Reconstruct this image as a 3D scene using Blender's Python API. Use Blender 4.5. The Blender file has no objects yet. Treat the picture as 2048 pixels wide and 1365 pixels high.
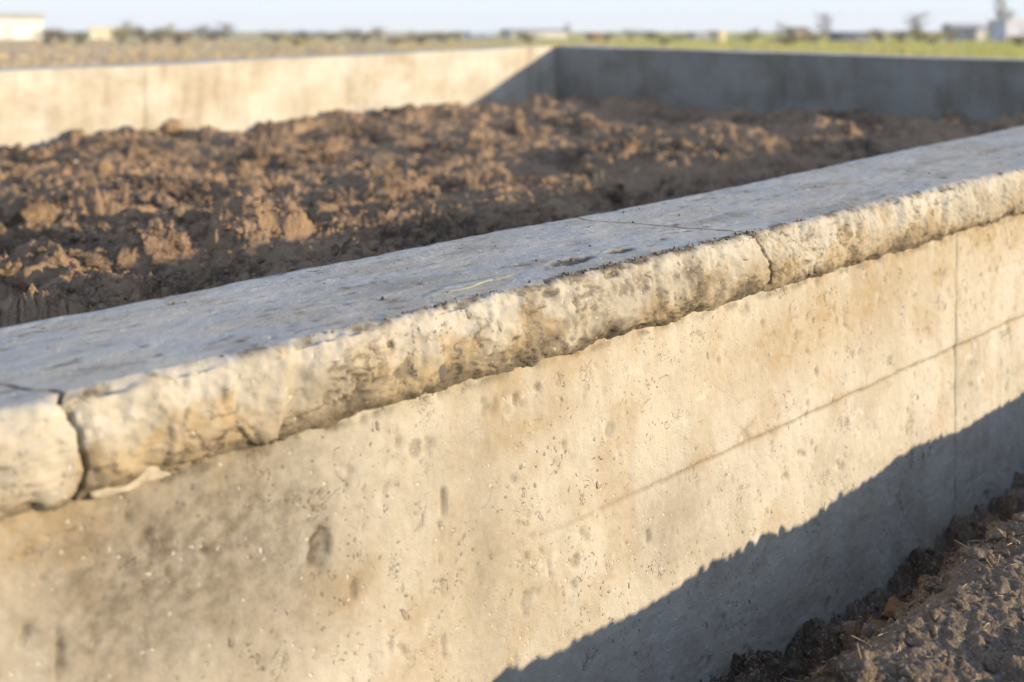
import bpy, bmesh, math, random
import numpy as np
from mathutils import Vector, noise as mnoise

S = bpy.context.scene
COL = S.collection
R = random.Random(7)
RNG = np.random.default_rng(11)

# ------------------------------------------------------------------ camera, light, exposure
F = 2200.0                     # focal length in pixels of the 2048 px wide photograph
EYE = 0.35                     # camera height over the top of the near wall
K = 45.0 / F                   # the plot rises gently away from the camera
cam_d = bpy.data.cameras.new('camera')
cam = bpy.data.objects.new('camera', cam_d)
COL.objects.link(cam)
cam.location = (0, 0, EYE)
cam.rotation_euler = (math.pi / 2, 0, 0)
cam_d.sensor_width = 36.0
cam_d.lens = 36.0 * F / 2048.0
cam_d.shift_y = -(682.5 - 60.0) / 2048.0
cam_d.clip_start = 0.05
cam_d.clip_end = 9000
cam_d.dof.use_dof = True
cam_d.dof.focus_distance = 1.55
cam_d.dof.aperture_fstop = 3.3
S.camera = cam

SUN_EL = math.radians(9.5)
SUN_H = Vector((0.968, -0.25)).normalized()     # horizontal direction towards the sun
SUN_DIR = Vector((SUN_H.x * math.cos(SUN_EL), SUN_H.y * math.cos(SUN_EL), math.sin(SUN_EL)))
sun_d = bpy.data.lights.new('sun', 'SUN')
sun_d.energy = 4.3
sun_d.angle = math.radians(1.1)
sun_d.color = (1.0, 0.81, 0.545)
sun = bpy.data.objects.new('sun', sun_d)
COL.objects.link(sun)
sun.rotation_euler = SUN_DIR.to_track_quat('Z', 'Y').to_euler()

world = bpy.data.worlds.new('World')
S.world = world
world.use_nodes = True
wn = world.node_tree.nodes
wl = world.node_tree.links
sky = wn.new('ShaderNodeTexSky')
sky.sky_type = 'NISHITA'
sky.sun_disc = False
sky.sun_elevation = SUN_EL
sky.sun_rotation = math.atan2(SUN_H.x, SUN_H.y)
sky.altitude = 100
sky.air_density = 1.0
sky.dust_density = 0.6
sky.ozone_density = 2.0
# thin bright veil of spring haze over the clear sky: pale at the horizon, bluer overhead
wtc = wn.new('ShaderNodeTexCoord'); wsep = wn.new('ShaderNodeSeparateXYZ'); wl.new(wtc.outputs['Generated'], wsep.inputs[0])
wr = wn.new('ShaderNodeValToRGB'); wl.new(wsep.outputs[2], wr.inputs[0])
wr.color_ramp.interpolation = 'EASE'
e = wr.color_ramp.elements
e[0].position = 0.0; e[0].color = (0.60, 0.665, 0.76, 1)
e[1].position = 0.9; e[1].color = (0.27, 0.37, 0.59, 1)
x_ = e.new(0.05); x_.color = (0.54, 0.63, 0.76, 1)
x_ = e.new(0.30); x_.color = (0.36, 0.45, 0.60, 1)
wsc = wn.new('ShaderNodeVectorMath'); wsc.operation = 'SCALE'; wl.new(wr.outputs[0], wsc.inputs[0]); wsc.inputs[3].default_value = 1.0 / 0.15
wmx = wn.new('ShaderNodeMix'); wmx.data_type = 'RGBA'; wmx.inputs[0].default_value = 0.88
wl.new(sky.outputs[0], wmx.inputs[6]); wl.new(wsc.outputs[0], wmx.inputs[7])
wl.new(wmx.outputs[2], wn['Background'].inputs[0])
wn['Background'].inputs[1].default_value = 0.15

S.view_settings.view_transform = 'Standard'
S.view_settings.look = 'None'
S.view_settings.gamma = 1.0
S.view_settings.exposure = 0.70
S.view_settings.use_curve_mapping = False
S.cycles.max_bounces = 5
S.cycles.diffuse_bounces = 3
S.cycles.transparent_max_bounces = 8
S.cycles.use_denoising = True

# ------------------------------------------------------------------ numeric noise
def _h(ix, iy, seed):
    h = (ix.astype(np.int64) * 374761393 + iy.astype(np.int64) * 668265263 + seed * 1442695041) & 0xFFFFFFFF
    h = ((h ^ (h >> 13)) * 1274126177) & 0xFFFFFFFF
    h = ((h ^ (h >> 15)) * 2246822519) & 0xFFFFFFFF
    return (h ^ (h >> 16)) & 0xFFFFFFFF

def gnoise(x, y, seed=0):
    x0 = np.floor(x); y0 = np.floor(y)
    fx = x - x0; fy = y - y0
    u = fx * fx * fx * (fx * (fx * 6 - 15) + 10); v = fy * fy * fy * (fy * (fy * 6 - 15) + 10)
    def g(dx, dy):
        a = _h(x0 + dx, y0 + dy, seed) * (2 * math.pi / 4294967296.0)
        return np.cos(a) * (fx - dx) + np.sin(a) * (fy - dy)
    n0 = g(0, 0) * (1 - u) + g(1, 0) * u
    n1 = g(0, 1) * (1 - u) + g(1, 1) * u
    return (n0 * (1 - v) + n1 * v) * 1.45

def fbm(x, y, octs=4, seed=0, gain=0.5, lac=2.03):
    a = 1.0; s = 0.0
    for o in range(octs):
        s = s + a * gnoise(x, y, seed + o * 17)
        x = x * lac + 3.1; y = y * lac - 1.7
        a *= gain
    return s

def worley(x, y, seed=0):
    x0 = np.floor(x); y0 = np.floor(y)
    f1 = np.full(x.shape, 9.0); f2 = np.full(x.shape, 9.0); cid = np.zeros(x.shape)
    for dx in (-1, 0, 1):
        for dy in (-1, 0, 1):
            ix = x0 + dx; iy = y0 + dy
            h = _h(ix, iy, seed)
            px = ix + (h & 0xFFFF) / 65536.0; py = iy + ((h >> 16) & 0xFFFF) / 65536.0
            d = np.hypot(px - x, py - y)
            c = _h(ix, iy, seed + 991) / 4294967296.0
            new = d < f1
            f2 = np.where(new, f1, np.minimum(f2, d))
            cid = np.where(new, c, cid)
            f1 = np.where(new, d, f1)
    return f1, f2, cid

def clodcell(x, y, seed=0):
    """broken-earth cells: tilted facets with their own height, falling off at the cracks"""
    x0 = np.floor(x); y0 = np.floor(y)
    f1 = np.full(x.shape, 9.0); f2 = np.full(x.shape, 9.0); cid = np.zeros(x.shape); ox = np.zeros(x.shape); oy = np.zeros(x.shape); an = np.zeros(x.shape)
    for dx in (-1, 0, 1):
        for dy in (-1, 0, 1):
            ix = x0 + dx; iy = y0 + dy
            h = _h(ix, iy, seed)
            ax = x - ix - (h & 0xFFFF) / 65536.0; ay = y - iy - ((h >> 16) & 0xFFFF) / 65536.0
            d = np.hypot(ax, ay)
            g = _h(ix, iy, seed + 991)
            new = d < f1
            f2 = np.where(new, f1, np.minimum(f2, d))
            cid = np.where(new, (g & 0xFFFF) / 65536.0, cid); an = np.where(new, (g >> 16) / 65536.0 * 6.2832, an)
            ox = np.where(new, ax, ox); oy = np.where(new, ay, oy)
            f1 = np.where(new, d, f1)
    tilt = (ox * np.cos(an) + oy * np.sin(an))
    tilt2 = np.abs(ox * np.sin(an * 1.7) - oy * np.cos(an * 1.7))
    edge = np.clip((f2 - f1) * 3.2, 0, 1)
    edge = edge * (2 - edge)
    return edge * (0.25 + 0.75 * cid + 0.85 * tilt - 0.7 * tilt2), cid

def sstep(a, b, x):
    t = np.clip((x - a) / (b - a), 0, 1)
    return t * t * (3 - 2 * t)

# ------------------------------------------------------------------ mesh helpers
def link(name, me, mat=None, parent=None):
    o = bpy.data.objects.new(name, me)
    COL.objects.link(o)
    if parent is not None: o.parent = parent
    if mat is not None and me is not None and len(me.materials) == 0: me.materials.append(mat)
    return o

def mesh_np(name, verts, quads, smooth=True, uv=None, paint=None):
    me = bpy.data.meshes.new(name)
    nv = len(verts); nq = len(quads); k = quads.shape[1]
    me.vertices.add(nv)
    me.vertices.foreach_set('co', np.ascontiguousarray(verts, dtype=np.float32).ravel())
    me.loops.add(nq * k); me.polygons.add(nq)
    me.loops.foreach_set('vertex_index', np.ascontiguousarray(quads, dtype=np.int32).ravel())
    me.polygons.foreach_set('loop_start', np.arange(0, nq * k, k, dtype=np.int32))
    me.update(calc_edges=True)
    me.polygons.foreach_set('use_smooth', np.full(nq, smooth, dtype=bool))
    if uv is not None:
        a = me.attributes.new('st', 'FLOAT_VECTOR', 'POINT')
        u3 = np.zeros((nv, 3), dtype=np.float32); u3[:, :uv.shape[1]] = uv
        a.data.foreach_set('vector', u3.ravel())
    if paint is not None:
        a = me.attributes.new('paint', 'FLOAT_VECTOR', 'POINT')
        a.data.foreach_set('vector', np.ascontiguousarray(paint, dtype=np.float32).ravel())
    me.validate()
    return me

def grid_quads(n, m, mask=None, flip=False):
    i = np.arange(n - 1)[:, None] * m + np.arange(m - 1)[None, :]
    q = np.stack([i, i + m, i + m + 1, i + 1], -1)
    if flip: q = q[..., ::-1]
    q = q.reshape(-1, 4)
    if mask is not None: q = q[mask.ravel()]
    return q

def mesh_bm(name, bm, smooth=False):
    me = bpy.data.meshes.new(name)
    bm.normal_update(); bm.to_mesh(me); bm.free()
    me.polygons.foreach_set('use_smooth', [smooth] * len(me.polygons))
    return me

def add_box(bm, x0, x1, y0, y1, z0, z1):
    vs = [bm.verts.new(p) for p in ((x0,y0,z0),(x1,y0,z0),(x1,y1,z0),(x0,y1,z0),(x0,y0,z1),(x1,y0,z1),(x1,y1,z1),(x0,y1,z1))]
    for f in ((0,3,2,1),(4,5,6,7),(0,1,5,4),(1,2,6,5),(2,3,7,6),(3,0,4,7)):
        bm.faces.new([vs[i] for i in f])

def add_prism(bm, pts_bottom, pts_top):
    a = [bm.verts.new(p) for p in pts_bottom]; b = [bm.verts.new(p) for p in pts_top]
    n = len(a)
    bm.faces.new(a[::-1]); bm.faces.new(b)
    for i in range(n):
        bm.faces.new((a[i], a[(i + 1) % n], b[(i + 1) % n], b[i]))

def add_tube(bm, pts, rads, n=6):
    rings = []
    for i, p in enumerate(pts):
        p = Vector(p)
        d = (Vector(pts[min(i + 1, len(pts) - 1)]) - Vector(pts[max(i - 1, 0)])).normalized()
        a = d.cross(Vector((0.13, 0.31, 1.0)) if abs(d.z) < 0.95 else Vector((1, 0.2, 0))).normalized()
        b = d.cross(a)
        rings.append([bm.verts.new(p + (a * math.cos(2 * math.pi * k / n) + b * math.sin(2 * math.pi * k / n)) * rads[i]) for k in range(n)])
    for r0, r1 in zip(rings, rings[1:]):
        for k in range(n):
            bm.faces.new((r0[k], r0[(k + 1) % n], r1[(k + 1) % n], r1[k]))
    bm.faces.new(rings[0][::-1]); bm.faces.new(rings[-1])

def tag(o, label=None, cat=None, group=None, kind=None):
    if label: o['label'] = label
    if cat: o['category'] = cat
    if group: o['group'] = group
    if kind: o['kind'] = kind
    return o

def thing(name, label, cat, loc=(0, 0, 0), group=None):
    o = bpy.data.objects.new(name, None)
    COL.objects.link(o); o.location = loc
    o.empty_display_size = 0.1
    return tag(o, label, cat, group)

def copy_tree(o, parent=None):
    kids = list(o.children)
    c = o.copy(); COL.objects.link(c)
    if parent is not None: c.parent = parent
    for k in kids: copy_tree(k, c)
    return c

# ------------------------------------------------------------------ materials
class NT:
    def __init__(self, name, rough=0.9, spec=0.2):
        self.m = bpy.data.materials.new(name); self.m.use_nodes = True
        self.t = self.m.node_tree; self.n = self.t.nodes; self.l = self.t.links
        self.b = self.n['Principled BSDF']
        self.b.inputs['Roughness'].default_value = rough
        self.b.inputs['Specular IOR Level'].default_value = spec
    def put(self, sock, v):
        if v is None: return
        if hasattr(v, 'is_output') or hasattr(v, 'links'): self.l.new(v, sock)
        elif isinstance(v, (tuple, list)) and len(v) == 3 and sock.type == 'RGBA': sock.default_value = (*v, 1)
        else: sock.default_value = v
    def attr(self, name):
        a = self.n.new('ShaderNodeAttribute'); a.attribute_name = name; return a.outputs['Vector']
    def obj(self): return self.n.new('ShaderNodeTexCoord').outputs['Object']
    def pos(self): return self.n.new('ShaderNodeNewGeometry').outputs['Position']
    def noise(self, v, scale, detail=4, rough=0.55, dist=0.0, col=False):
        t = self.n.new('ShaderNodeTexNoise'); self.put(t.inputs['Vector'], v)
        t.inputs['Scale'].default_value = scale; t.inputs['Detail'].default_value = detail
        t.inputs['Roughness'].default_value = rough; t.inputs['Distortion'].default_value = dist
        return t.outputs['Color' if col else 'Fac']
    def voro(self, v, scale, feat='F1', rnd=1.0):
        t = self.n.new('ShaderNodeTexVoronoi'); t.feature = feat; self.put(t.inputs['Vector'], v)
        t.inputs['Scale'].default_value = scale; t.inputs['Randomness'].default_value = rnd
        return t
    def mapping(self, v, scale=(1, 1, 1), loc=(0, 0, 0)):
        t = self.n.new('ShaderNodeMapping'); self.put(t.inputs['Vector'], v)
        t.inputs['Scale'].default_value = scale; t.inputs['Location'].default_value = loc
        return t.outputs[0]
    def sep(self, v):
        t = self.n.new('ShaderNodeSeparateXYZ'); self.put(t.inputs[0], v); return t.outputs
    def math(self, op, a, b=None, c=None):
        t = self.n.new('ShaderNodeMath'); t.operation = op
        self.put(t.inputs[0], a); self.put(t.inputs[1], b)
        if c is not None: self.put(t.inputs[2], c)
        return t.outputs[0]
    def vadd(self, a, b, scale=1.0):
        s = self.n.new('ShaderNodeVectorMath'); s.operation = 'MULTIPLY_ADD'
        self.put(s.inputs[0], b); s.inputs[1].default_value = (scale,) * 3; self.put(s.inputs[2], a)
        return s.outputs[0]
    def ramp(self, v, a, b, lo=0.0, hi=1.0):
        t = self.n.new('ShaderNodeMapRange'); t.interpolation_type = 'SMOOTHSTEP'
        self.put(t.inputs['Value'], v)
        t.inputs['From Min'].default_value = a; t.inputs['From Max'].default_value = b
        t.inputs['To Min'].default_value = lo; t.inputs['To Max'].default_value = hi
        return t.outputs['Result']
    def mix(self, f, a, b, mode='MIX'):
        t = self.n.new('ShaderNodeMix'); t.data_type = 'RGBA'; t.blend_type = mode
        self.put(t.inputs[0], f); self.put(t.inputs[6], a); self.put(t.inputs[7], b)
        return t.outputs[2]
    def bump(self, h, strength=0.5, dist=0.005, nrm=None):
        t = self.n.new('ShaderNodeBump'); self.put(t.inputs['Height'], h)
        t.inputs['Strength'].default_value = strength; t.inputs['Distance'].default_value = dist
        if nrm is not None: self.put(t.inputs['Normal'], nrm)
        return t.outputs[0]
    def done(self, col=None, nrm=None):
        if col is not None: self.put(self.b.inputs['Base Color'], col)
        if nrm is not None: self.put(self.b.inputs['Normal'], nrm)
        return self.m

def concrete(name, fine=True, use_paint=True, streak=True, tint=None):
    t = NT(name, 0.88, 0.25)
    st = t.attr('st')
    big = t.noise(st, 3.2, 5, 0.6)
    mid = t.noise(st, 14, 6, 0.62, 0.6)
    col = t.mix(t.ramp(big, 0.36, 0.64), (0.38, 0.345, 0.28), (0.52, 0.485, 0.41))
    col = t.mix(t.ramp(mid, 0.40, 0.70, 0, 0.55), col, (0.53, 0.49, 0.43))
    m2 = t.noise(t.mapping(st, (1, 1, 1), (7, 3, 0)), 9, 7, 0.65, 0.8)
    col = t.mix(t.ramp(m2, 0.50, 0.75, 0, 0.55), col, (0.33, 0.27, 0.195))
    if streak:
        sk = t.noise(t.mapping(st, (26, 2.2, 1)), 1.0, 5, 0.6)
        col = t.mix(t.ramp(sk, 0.52, 0.75, 0, 0.40), col, (0.36, 0.31, 0.245))
        col = t.mix(t.ramp(sk, 0.46, 0.28, 0, 0.35), col, (0.56, 0.52, 0.46))
    if not streak:
        col = t.mix(1.0, col, (0.90, 0.89, 0.88), 'MULTIPLY')
    if use_paint:
        pr, pg, pb = t.sep(t.attr('paint'))
        brk = t.ramp(t.noise(st, 55, 5, 0.65), 0.25, 0.75, 0.45, 1.25)
        col = t.mix(t.math('MULTIPLY', pg, brk), col, (0.60, 0.575, 0.53))
        col = t.mix(t.math('MULTIPLY', pr, brk), col, (0.37, 0.28, 0.165))
        dk = t.ramp(t.noise(st, 60, 5, 0.65), 0.30, 0.70, 0.70, 1.2)
        col = t.mix(t.math('MULTIPLY', pb, dk), col, (0.085, 0.068, 0.050))
    if not fine:
        g = t.noise(st, 60, 4, 0.6)
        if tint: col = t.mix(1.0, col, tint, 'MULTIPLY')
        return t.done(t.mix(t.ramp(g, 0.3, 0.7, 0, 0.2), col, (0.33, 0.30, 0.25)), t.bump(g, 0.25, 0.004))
    warp = t.vadd(st, t.noise(st, 30, 3, 0.6, 0, True), 0.02)
    # round and long air holes
    v1 = t.voro(t.mapping(warp, (1, 0.55, 1)), 46)
    c1 = t.sep(v1.outputs['Color'])
    r1 = t.math('MULTIPLY', t.ramp(c1[0], 0.76, 1.0, 0.0, 0.26), 1.0)
    p1 = t.ramp(t.math('SUBTRACT', v1.outputs['Distance'], r1), 0.0, -0.09)
    v2 = t.voro(warp, 150)
    c2 = t.sep(v2.outputs['Color'])
    p2 = t.ramp(t.math('SUBTRACT', v2.outputs['Distance'], t.ramp(c2[0], 0.80, 1.0, 0.0, 0.42)), 0.0, -0.10)
    # short curling cracks
    cn = t.noise(t.mapping(st, (1, 0.8, 1)), 34, 3, 0.55, 1.6)
    line = t.ramp(t.math('ABSOLUTE', t.math('SUBTRACT', cn, 0.5)), 0.012, 0.002)
    gate = t.ramp(t.noise(t.mapping(st, (1, 1, 1), (3, 9, 0)), 26, 2, 0.5), 0.56, 0.64)
    line = t.math('MULTIPLY', line, gate)
    cn2 = t.noise(t.mapping(st, (1, 0.7, 1), (2, 5, 0)), 75, 2, 0.5, 1.2)
    line2 = t.math('MULTIPLY', t.ramp(t.math('ABSOLUTE', t.math('SUBTRACT', cn2, 0.5)), 0.030, 0.006), t.ramp(t.noise(t.mapping(st, (1, 1, 1), (8, 1, 0)), 48, 2, 0.5), 0.63, 0.70))
    line = t.math('MAXIMUM', line, t.math('MULTIPLY', line2, 0.85))
    holes = t.math('MAXIMUM', t.math('MAXIMUM', p1, t.math('MULTIPLY', p2, 0.8)), line)
    clus = t.ramp(t.noise(t.mapping(st, (1, 1, 1), (1, 4, 0)), 5.5, 4, 0.6), 0.44, 0.64, 0.15, 1.0)
    nz = t.sep(t.n.new('ShaderNodeNewGeometry').outputs['Normal'])[2]
    flat_up = t.ramp(nz, 0.75, 0.95, 1.0, 0.35)
    holes = t.math('MULTIPLY', t.math('MULTIPLY', holes, clus), flat_up)
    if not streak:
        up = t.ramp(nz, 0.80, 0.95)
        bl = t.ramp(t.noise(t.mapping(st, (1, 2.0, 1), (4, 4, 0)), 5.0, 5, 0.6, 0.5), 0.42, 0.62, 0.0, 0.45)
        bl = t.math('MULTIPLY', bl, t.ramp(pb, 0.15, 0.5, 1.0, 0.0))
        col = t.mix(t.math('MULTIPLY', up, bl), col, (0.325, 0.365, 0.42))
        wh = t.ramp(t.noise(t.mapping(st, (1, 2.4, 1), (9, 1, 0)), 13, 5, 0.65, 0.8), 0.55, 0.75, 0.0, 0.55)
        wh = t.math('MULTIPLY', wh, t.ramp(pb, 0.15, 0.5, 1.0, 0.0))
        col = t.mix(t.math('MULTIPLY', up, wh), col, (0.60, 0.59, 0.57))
    grain = t.noise(st, 420, 3, 0.7)
    lump = t.noise(st, 70, 5, 0.65)
    col = t.mix(t.ramp(grain, 0.30, 0.70, 0.0, 0.30), col, (0.30, 0.26, 0.20))
    fleck = t.voro(t.mapping(warp, (1, 1, 1), (5, 2, 0)), 110)
    fc = t.sep(fleck.outputs['Color'])
    fk = t.math('MULTIPLY', t.ramp(fleck.outputs['Distance'], 0.30, 0.12), t.ramp(fc[1], 0.84, 0.9))
    col = t.mix(t.math('MULTIPLY', fk, 0.5), col, (0.66, 0.63, 0.58))
    col = t.mix(t.math('MULTIPLY', holes, 0.68), col, (0.14, 0.11, 0.075))
    h = t.math('ADD', t.math('MULTIPLY', grain, 0.10), t.math('MULTIPLY', lump, 0.55))
    h = t.math('SUBTRACT', h, t.math('MULTIPLY', holes, 0.75))
    h = t.math('ADD', h, t.math('MULTIPLY', fk, 0.25))
    return t.done(col, t.bump(h, 0.9, 0.0045))

def soil_mat(name, dry=1.0, dark=0.0):
    t = NT(name, 0.95, 0.12)
    p = t.pos()
    n1 = t.noise(p, 2.2, 5, 0.6)
    n2 = t.noise(p, 18, 6, 0.65, 0.5)
    n3 = t.noise(p, 150, 5, 0.7)
    a = (0.130, 0.086, 0.055); b = (0.365, 0.245, 0.150); c = (0.50, 0.395, 0.295)
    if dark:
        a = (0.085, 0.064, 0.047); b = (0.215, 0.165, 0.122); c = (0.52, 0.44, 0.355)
    col = t.mix(t.ramp(t.math('ADD', n1, t.math('MULTIPLY', t.math('SUBTRACT', n2, 0.5), 0.5)), 0.36, 0.56), a, b)
    col = t.mix(t.ramp(n2, 0.42, 0.72, 0, 0.75), col, b)
    col = t.mix(t.ramp(n3, 0.50, 0.72, 0, 0.75), col, c)
    col = t.mix(t.ramp(n2, 0.42, 0.25, 0, 0.6), col, (0.085, 0.058, 0.040))
    v = t.voro(t.vadd(p, t.noise(p, 60, 2, 0.5, 0, True), 0.02), 95)
    vc = t.sep(v.outputs['Color'])
    g = t.math('MULTIPLY', t.ramp(v.outputs['Distance'], 0.40, 0.15), t.ramp(vc[0], 0.80, 0.95))
    col = t.mix(t.math('MULTIPLY', g, 0.55), col, (0.36, 0.29, 0.22))
    h = t.math('ADD', t.math('MULTIPLY', n3, 0.6), t.math('MULTIPLY', v.outputs['Distance'], -0.5))
    return t.done(col, t.bump(t.math('ADD', h, t.math('MULTIPLY', t.noise(p, 420, 3, 0.7), 0.35)), 1.0, 0.010))

def plain(name, col, var=0.25, scale=20, rough=0.85, spec=0.2):
    t = NT(name, rough, spec)
    n = t.noise(t.obj(), scale, 4, 0.6)
    d = tuple(c * (1 - var) for c in col); e = tuple(min(1, c * (1 + var)) for c in col)
    return t.done(t.mix(t.ramp(n, 0.3, 0.7), d, e), t.bump(n, 0.3, 0.01))

M_WALL = concrete('wall_concrete')
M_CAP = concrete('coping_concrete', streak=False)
M_FAR = concrete('far_wall_concrete', fine=False, use_paint=True)
M_DARK = concrete('dark_wall_concrete', fine=False, use_paint=True, tint=(0.50, 0.525, 0.56))  # far wall concrete multiplied by a darker blue grey tint
M_SOIL = soil_mat('dug_soil')
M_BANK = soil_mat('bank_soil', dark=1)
M_STONE = plain('grey_stone', (0.13, 0.115, 0.10), 0.3, 60)
M_PALE = plain('pale_stone', (0.55, 0.50, 0.43), 0.18, 60)
M_MORTAR = plain('mortar', (0.42, 0.365, 0.28), 0.2, 80)
M_STRAW = plain('straw', (0.40, 0.31, 0.19), 0.35, 8)
M_LEAF = plain('dead_leaf', (0.33, 0.17, 0.045), 0.3, 30)
M_BLADE = plain('grass_blade', (0.42, 0.41, 0.20), 0.3, 30)
M_CLAY = plain('ochre_clay', (0.135, 0.088, 0.045), 0.35, 30)

# ------------------------------------------------------------------ plan of the foundation (level frame, z = 0 at the near wall's top)
P0 = np.array([-0.4419, 0.9494])
EV = np.array([0.7342, 0.6789]); EV /= np.hypot(*EV)
NV = np.array([-EV[1], EV[0]])               # from the near wall's outer edge into the plot

def lvl(x, y, z=0.0):                        # a photograph pixel on the level z
    Y = (EYE - z) * F / (y - 15.0)
    return np.array([(x - 1024.0) * Y / F, Y])
def st_top(x, y, z=0.0):
    d = lvl(x, y, z) - P0
    return d @ EV, d @ NV
def st_face(x, y):                           # a photograph pixel on the near wall's outer face
    u = (x - 1024.0) / F
    # P0 + s*EV = (u*Y, Y)
    s = (u * P0[1] - P0[0]) / (EV[0] - u * EV[1])
    Y = P0[1] + s * EV[1]
    return s, EYE - (y - 15.0) * Y / F
def world(s, t, z):
    x = P0[0] + s * EV[0] + t * NV[0]; y = P0[1] + s * EV[1] + t * NV[1]
    return np.stack([x, y, z + K * y], -1)
def wxy(x, y, z): return np.stack([x, y, z + K * y], -1)

_in = [(0, 655), (250, 612), (600, 539), (700, 519), (942, 471), (1147, 435), (1300, 408), (1500, 368), (1650, 333), (1800, 301), (1960, 270), (2048, 250)]
_w = np.array([st_top(x, y) for x, y in _in])
def cap_width(s):
    ws = np.concatenate([[-3.0], _w[:, 0], [8.5]]); wt = np.concatenate([[_w[0, 1]], _w[:, 1], [0.385]])
    k = np.linspace(-0.25, 0.25, 5)
    return sum(np.interp(s + d, ws, wt) for d in k) / 5

CORNER = lvl(1110, 93)                        # inner top corner of the two back walls
B_LEFT = lvl(0, 144.5)
B_RIGHT = lvl(2048, 121.5)
dl = (B_LEFT - CORNER); dl /= np.hypot(*dl)
dr = (B_RIGHT - CORNER); dr /= np.hypot(*dr)

# ------------------------------------------------------------------ near wall: coping segments
S_LO, S_HI = -2.6, 7.6
def fine_range(a, b, lo, hi, step, coarse):
    """Sample a..b with 'step' inside lo..hi and 'coarse' outside."""
    pts = []
    if a < lo: pts.append(np.arange(a, min(lo, b), coarse))
    x0, x1 = max(a, lo), min(b, hi)
    if x1 > x0: pts.append(np.linspace(x0, x1, max(3, int((x1 - x0) / step)))[:-1 if b > hi else None])
    if b > hi: pts.append(np.linspace(max(hi, a), b, max(2, int((b - max(hi, a)) / coarse))))
    return np.concatenate(pts)

def section(w):
    """Cross-section control: arrays of (t fraction of width, t offset, z, normal t, normal z, zone 0 inner 1 top 2 face 3 under)."""
    pts = []
    for z in (-0.16, -0.10, -0.05, -0.02, -0.008): pts.append((1, 0.0, z, 1, 0, 0))
    pts.append((1, -0.003, -0.002, 0.7, 0.7, 0))
    for f in np.linspace(0.99, 0.045, 62): pts.append((f, 0.0, 0.0, 0, 1, 1))
    face = [(0.007, -0.0005, -0.2, 0.98), (0.003, -0.0022, -0.55, 0.8), (-0.001, -0.006, -0.85, 0.5)]
    for t, z, nt, nz in face: pts.append((0, t, z, nt, nz, 2))
    prof_z = np.array([-0.006, -0.02, -0.045, -0.07, -0.088, -0.100])
    prof_t = np.array([-0.001, -0.005, -0.0085, -0.0075, -0.003, 0.006])
    for z in np.linspace(-0.0075, -0.100, 54):
        t = np.interp(z, prof_z, prof_t)
        tt = (np.interp(z - 0.004, prof_z[::-1], prof_t[::-1]) - np.interp(z + 0.004, prof_z[::-1], prof_t[::-1])) / 0.008
        t = np.interp(z, prof_z[::-1], prof_t[::-1])
        n = np.array([-1.0, -tt]); n /= np.hypot(*n)
        pts.append((0, t, z, n[0], n[1], 2))
    for t, z in ((0.018, -0.104), (0.03, -0.106), (0.06, -0.107)): pts.append((0, t, z, 0, -1, 3))
    return np.array(pts)

SEC = section(0)
SEC_T = lambda w: SEC[:, 0] * w + SEC[:, 1]
_mid = SEC_T(0.29)
SEC_ARC = np.concatenate([[0], np.cumsum(np.hypot(np.diff(_mid), np.diff(SEC[:, 2])))])

def crack_curve(top_px, face_px, seed):
    """s position of a crack for every section sample: over the top, then down the face."""
    tp = np.array([st_top(*p) for p in top_px]); fp = np.array([st_face(*p) for p in face_px])
    o = np.argsort(tp[:, 1]); tt = tp[o]
    t = SEC_T(0.28); z = SEC[:, 2]
    s_top = np.interp(t, tt[:, 1], tt[:, 0])
    fo = np.argsort(fp[:, 1]); fz = fp[fo]
    s_face = np.interp(z, fz[:, 1], fz[:, 0])
    zone = SEC[:, 5]
    s = np.where(zone <= 1, s_top, s_face)
    s = s + 0.006 * fbm(SEC_ARC * 28, SEC_ARC * 0 + seed, 3, seed)
    width = np.where(zone <= 1, 0.0019, 0.0028 + 0.002 * gnoise(SEC_ARC * 40, SEC_ARC * 0, seed))
    # the hairline opens just before the edge
    near_edge = (zone == 1) & (t < 0.06)
    width = np.where(near_edge, 0.0026, width)
    return s, width

crL, wL = crack_curve([(-260, 745), (0, 772), (128, 786)], [(130, 792), (152, 850), (168, 920), (160, 1000)], 5)
crR, wR = crack_curve([(1180, 441), (1330, 452), (1480, 463), (1513, 472)], [(1515, 476), (1538, 520), (1543, 572), (1528, 598)], 9)
crR2 = crR + 99

near_wall = thing('concrete_wall', 'low concrete wall with a thick rough coping crossing the foreground', 'wall', (0, 0, 0))

def wall_dents(s, arc):
    """broken, shell-shaped dents: strong on both ends of the coping, faint in the middle"""
    rough = 0.35 + 0.65 * np.clip(sstep(0.95, 0.35, s) + sstep(1.62, 1.95, s), 0, 1)
    f1, f2, c = worley(s * 15 + 0.5 * fbm(s * 9, arc * 9, 2, 3), arc * 9 + 0.5 * fbm(s * 9 + 5, arc * 9, 2, 4), 21)
    g1, g2, c2 = worley(s * 40, arc * 28, 22)
    return rough * (-0.011 * np.clip(0.75 - f1, 0, 1) * sstep(0.25, 0.6, c) - 0.0018 * np.clip(0.6 - g1, 0, 1) * sstep(0.4, 0.7, c2))

SPOT_TOP = [(1140, 522, 0.040, 0.018), (1240, 502, 0.026, 0.012), (1370, 462, 0.008, 0.006)]
SPOT_FACE = [(880, 750, 0.013), (945, 757, 0.016), (985, 728, 0.014), (1278, 573, 0.010), (803, 745, 0.012), (1245, 577, 0.012), (1052, 628, 0.006), (1108, 690, 0.008), (780, 690, 0.005), (650, 800, 0.007)]

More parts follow.
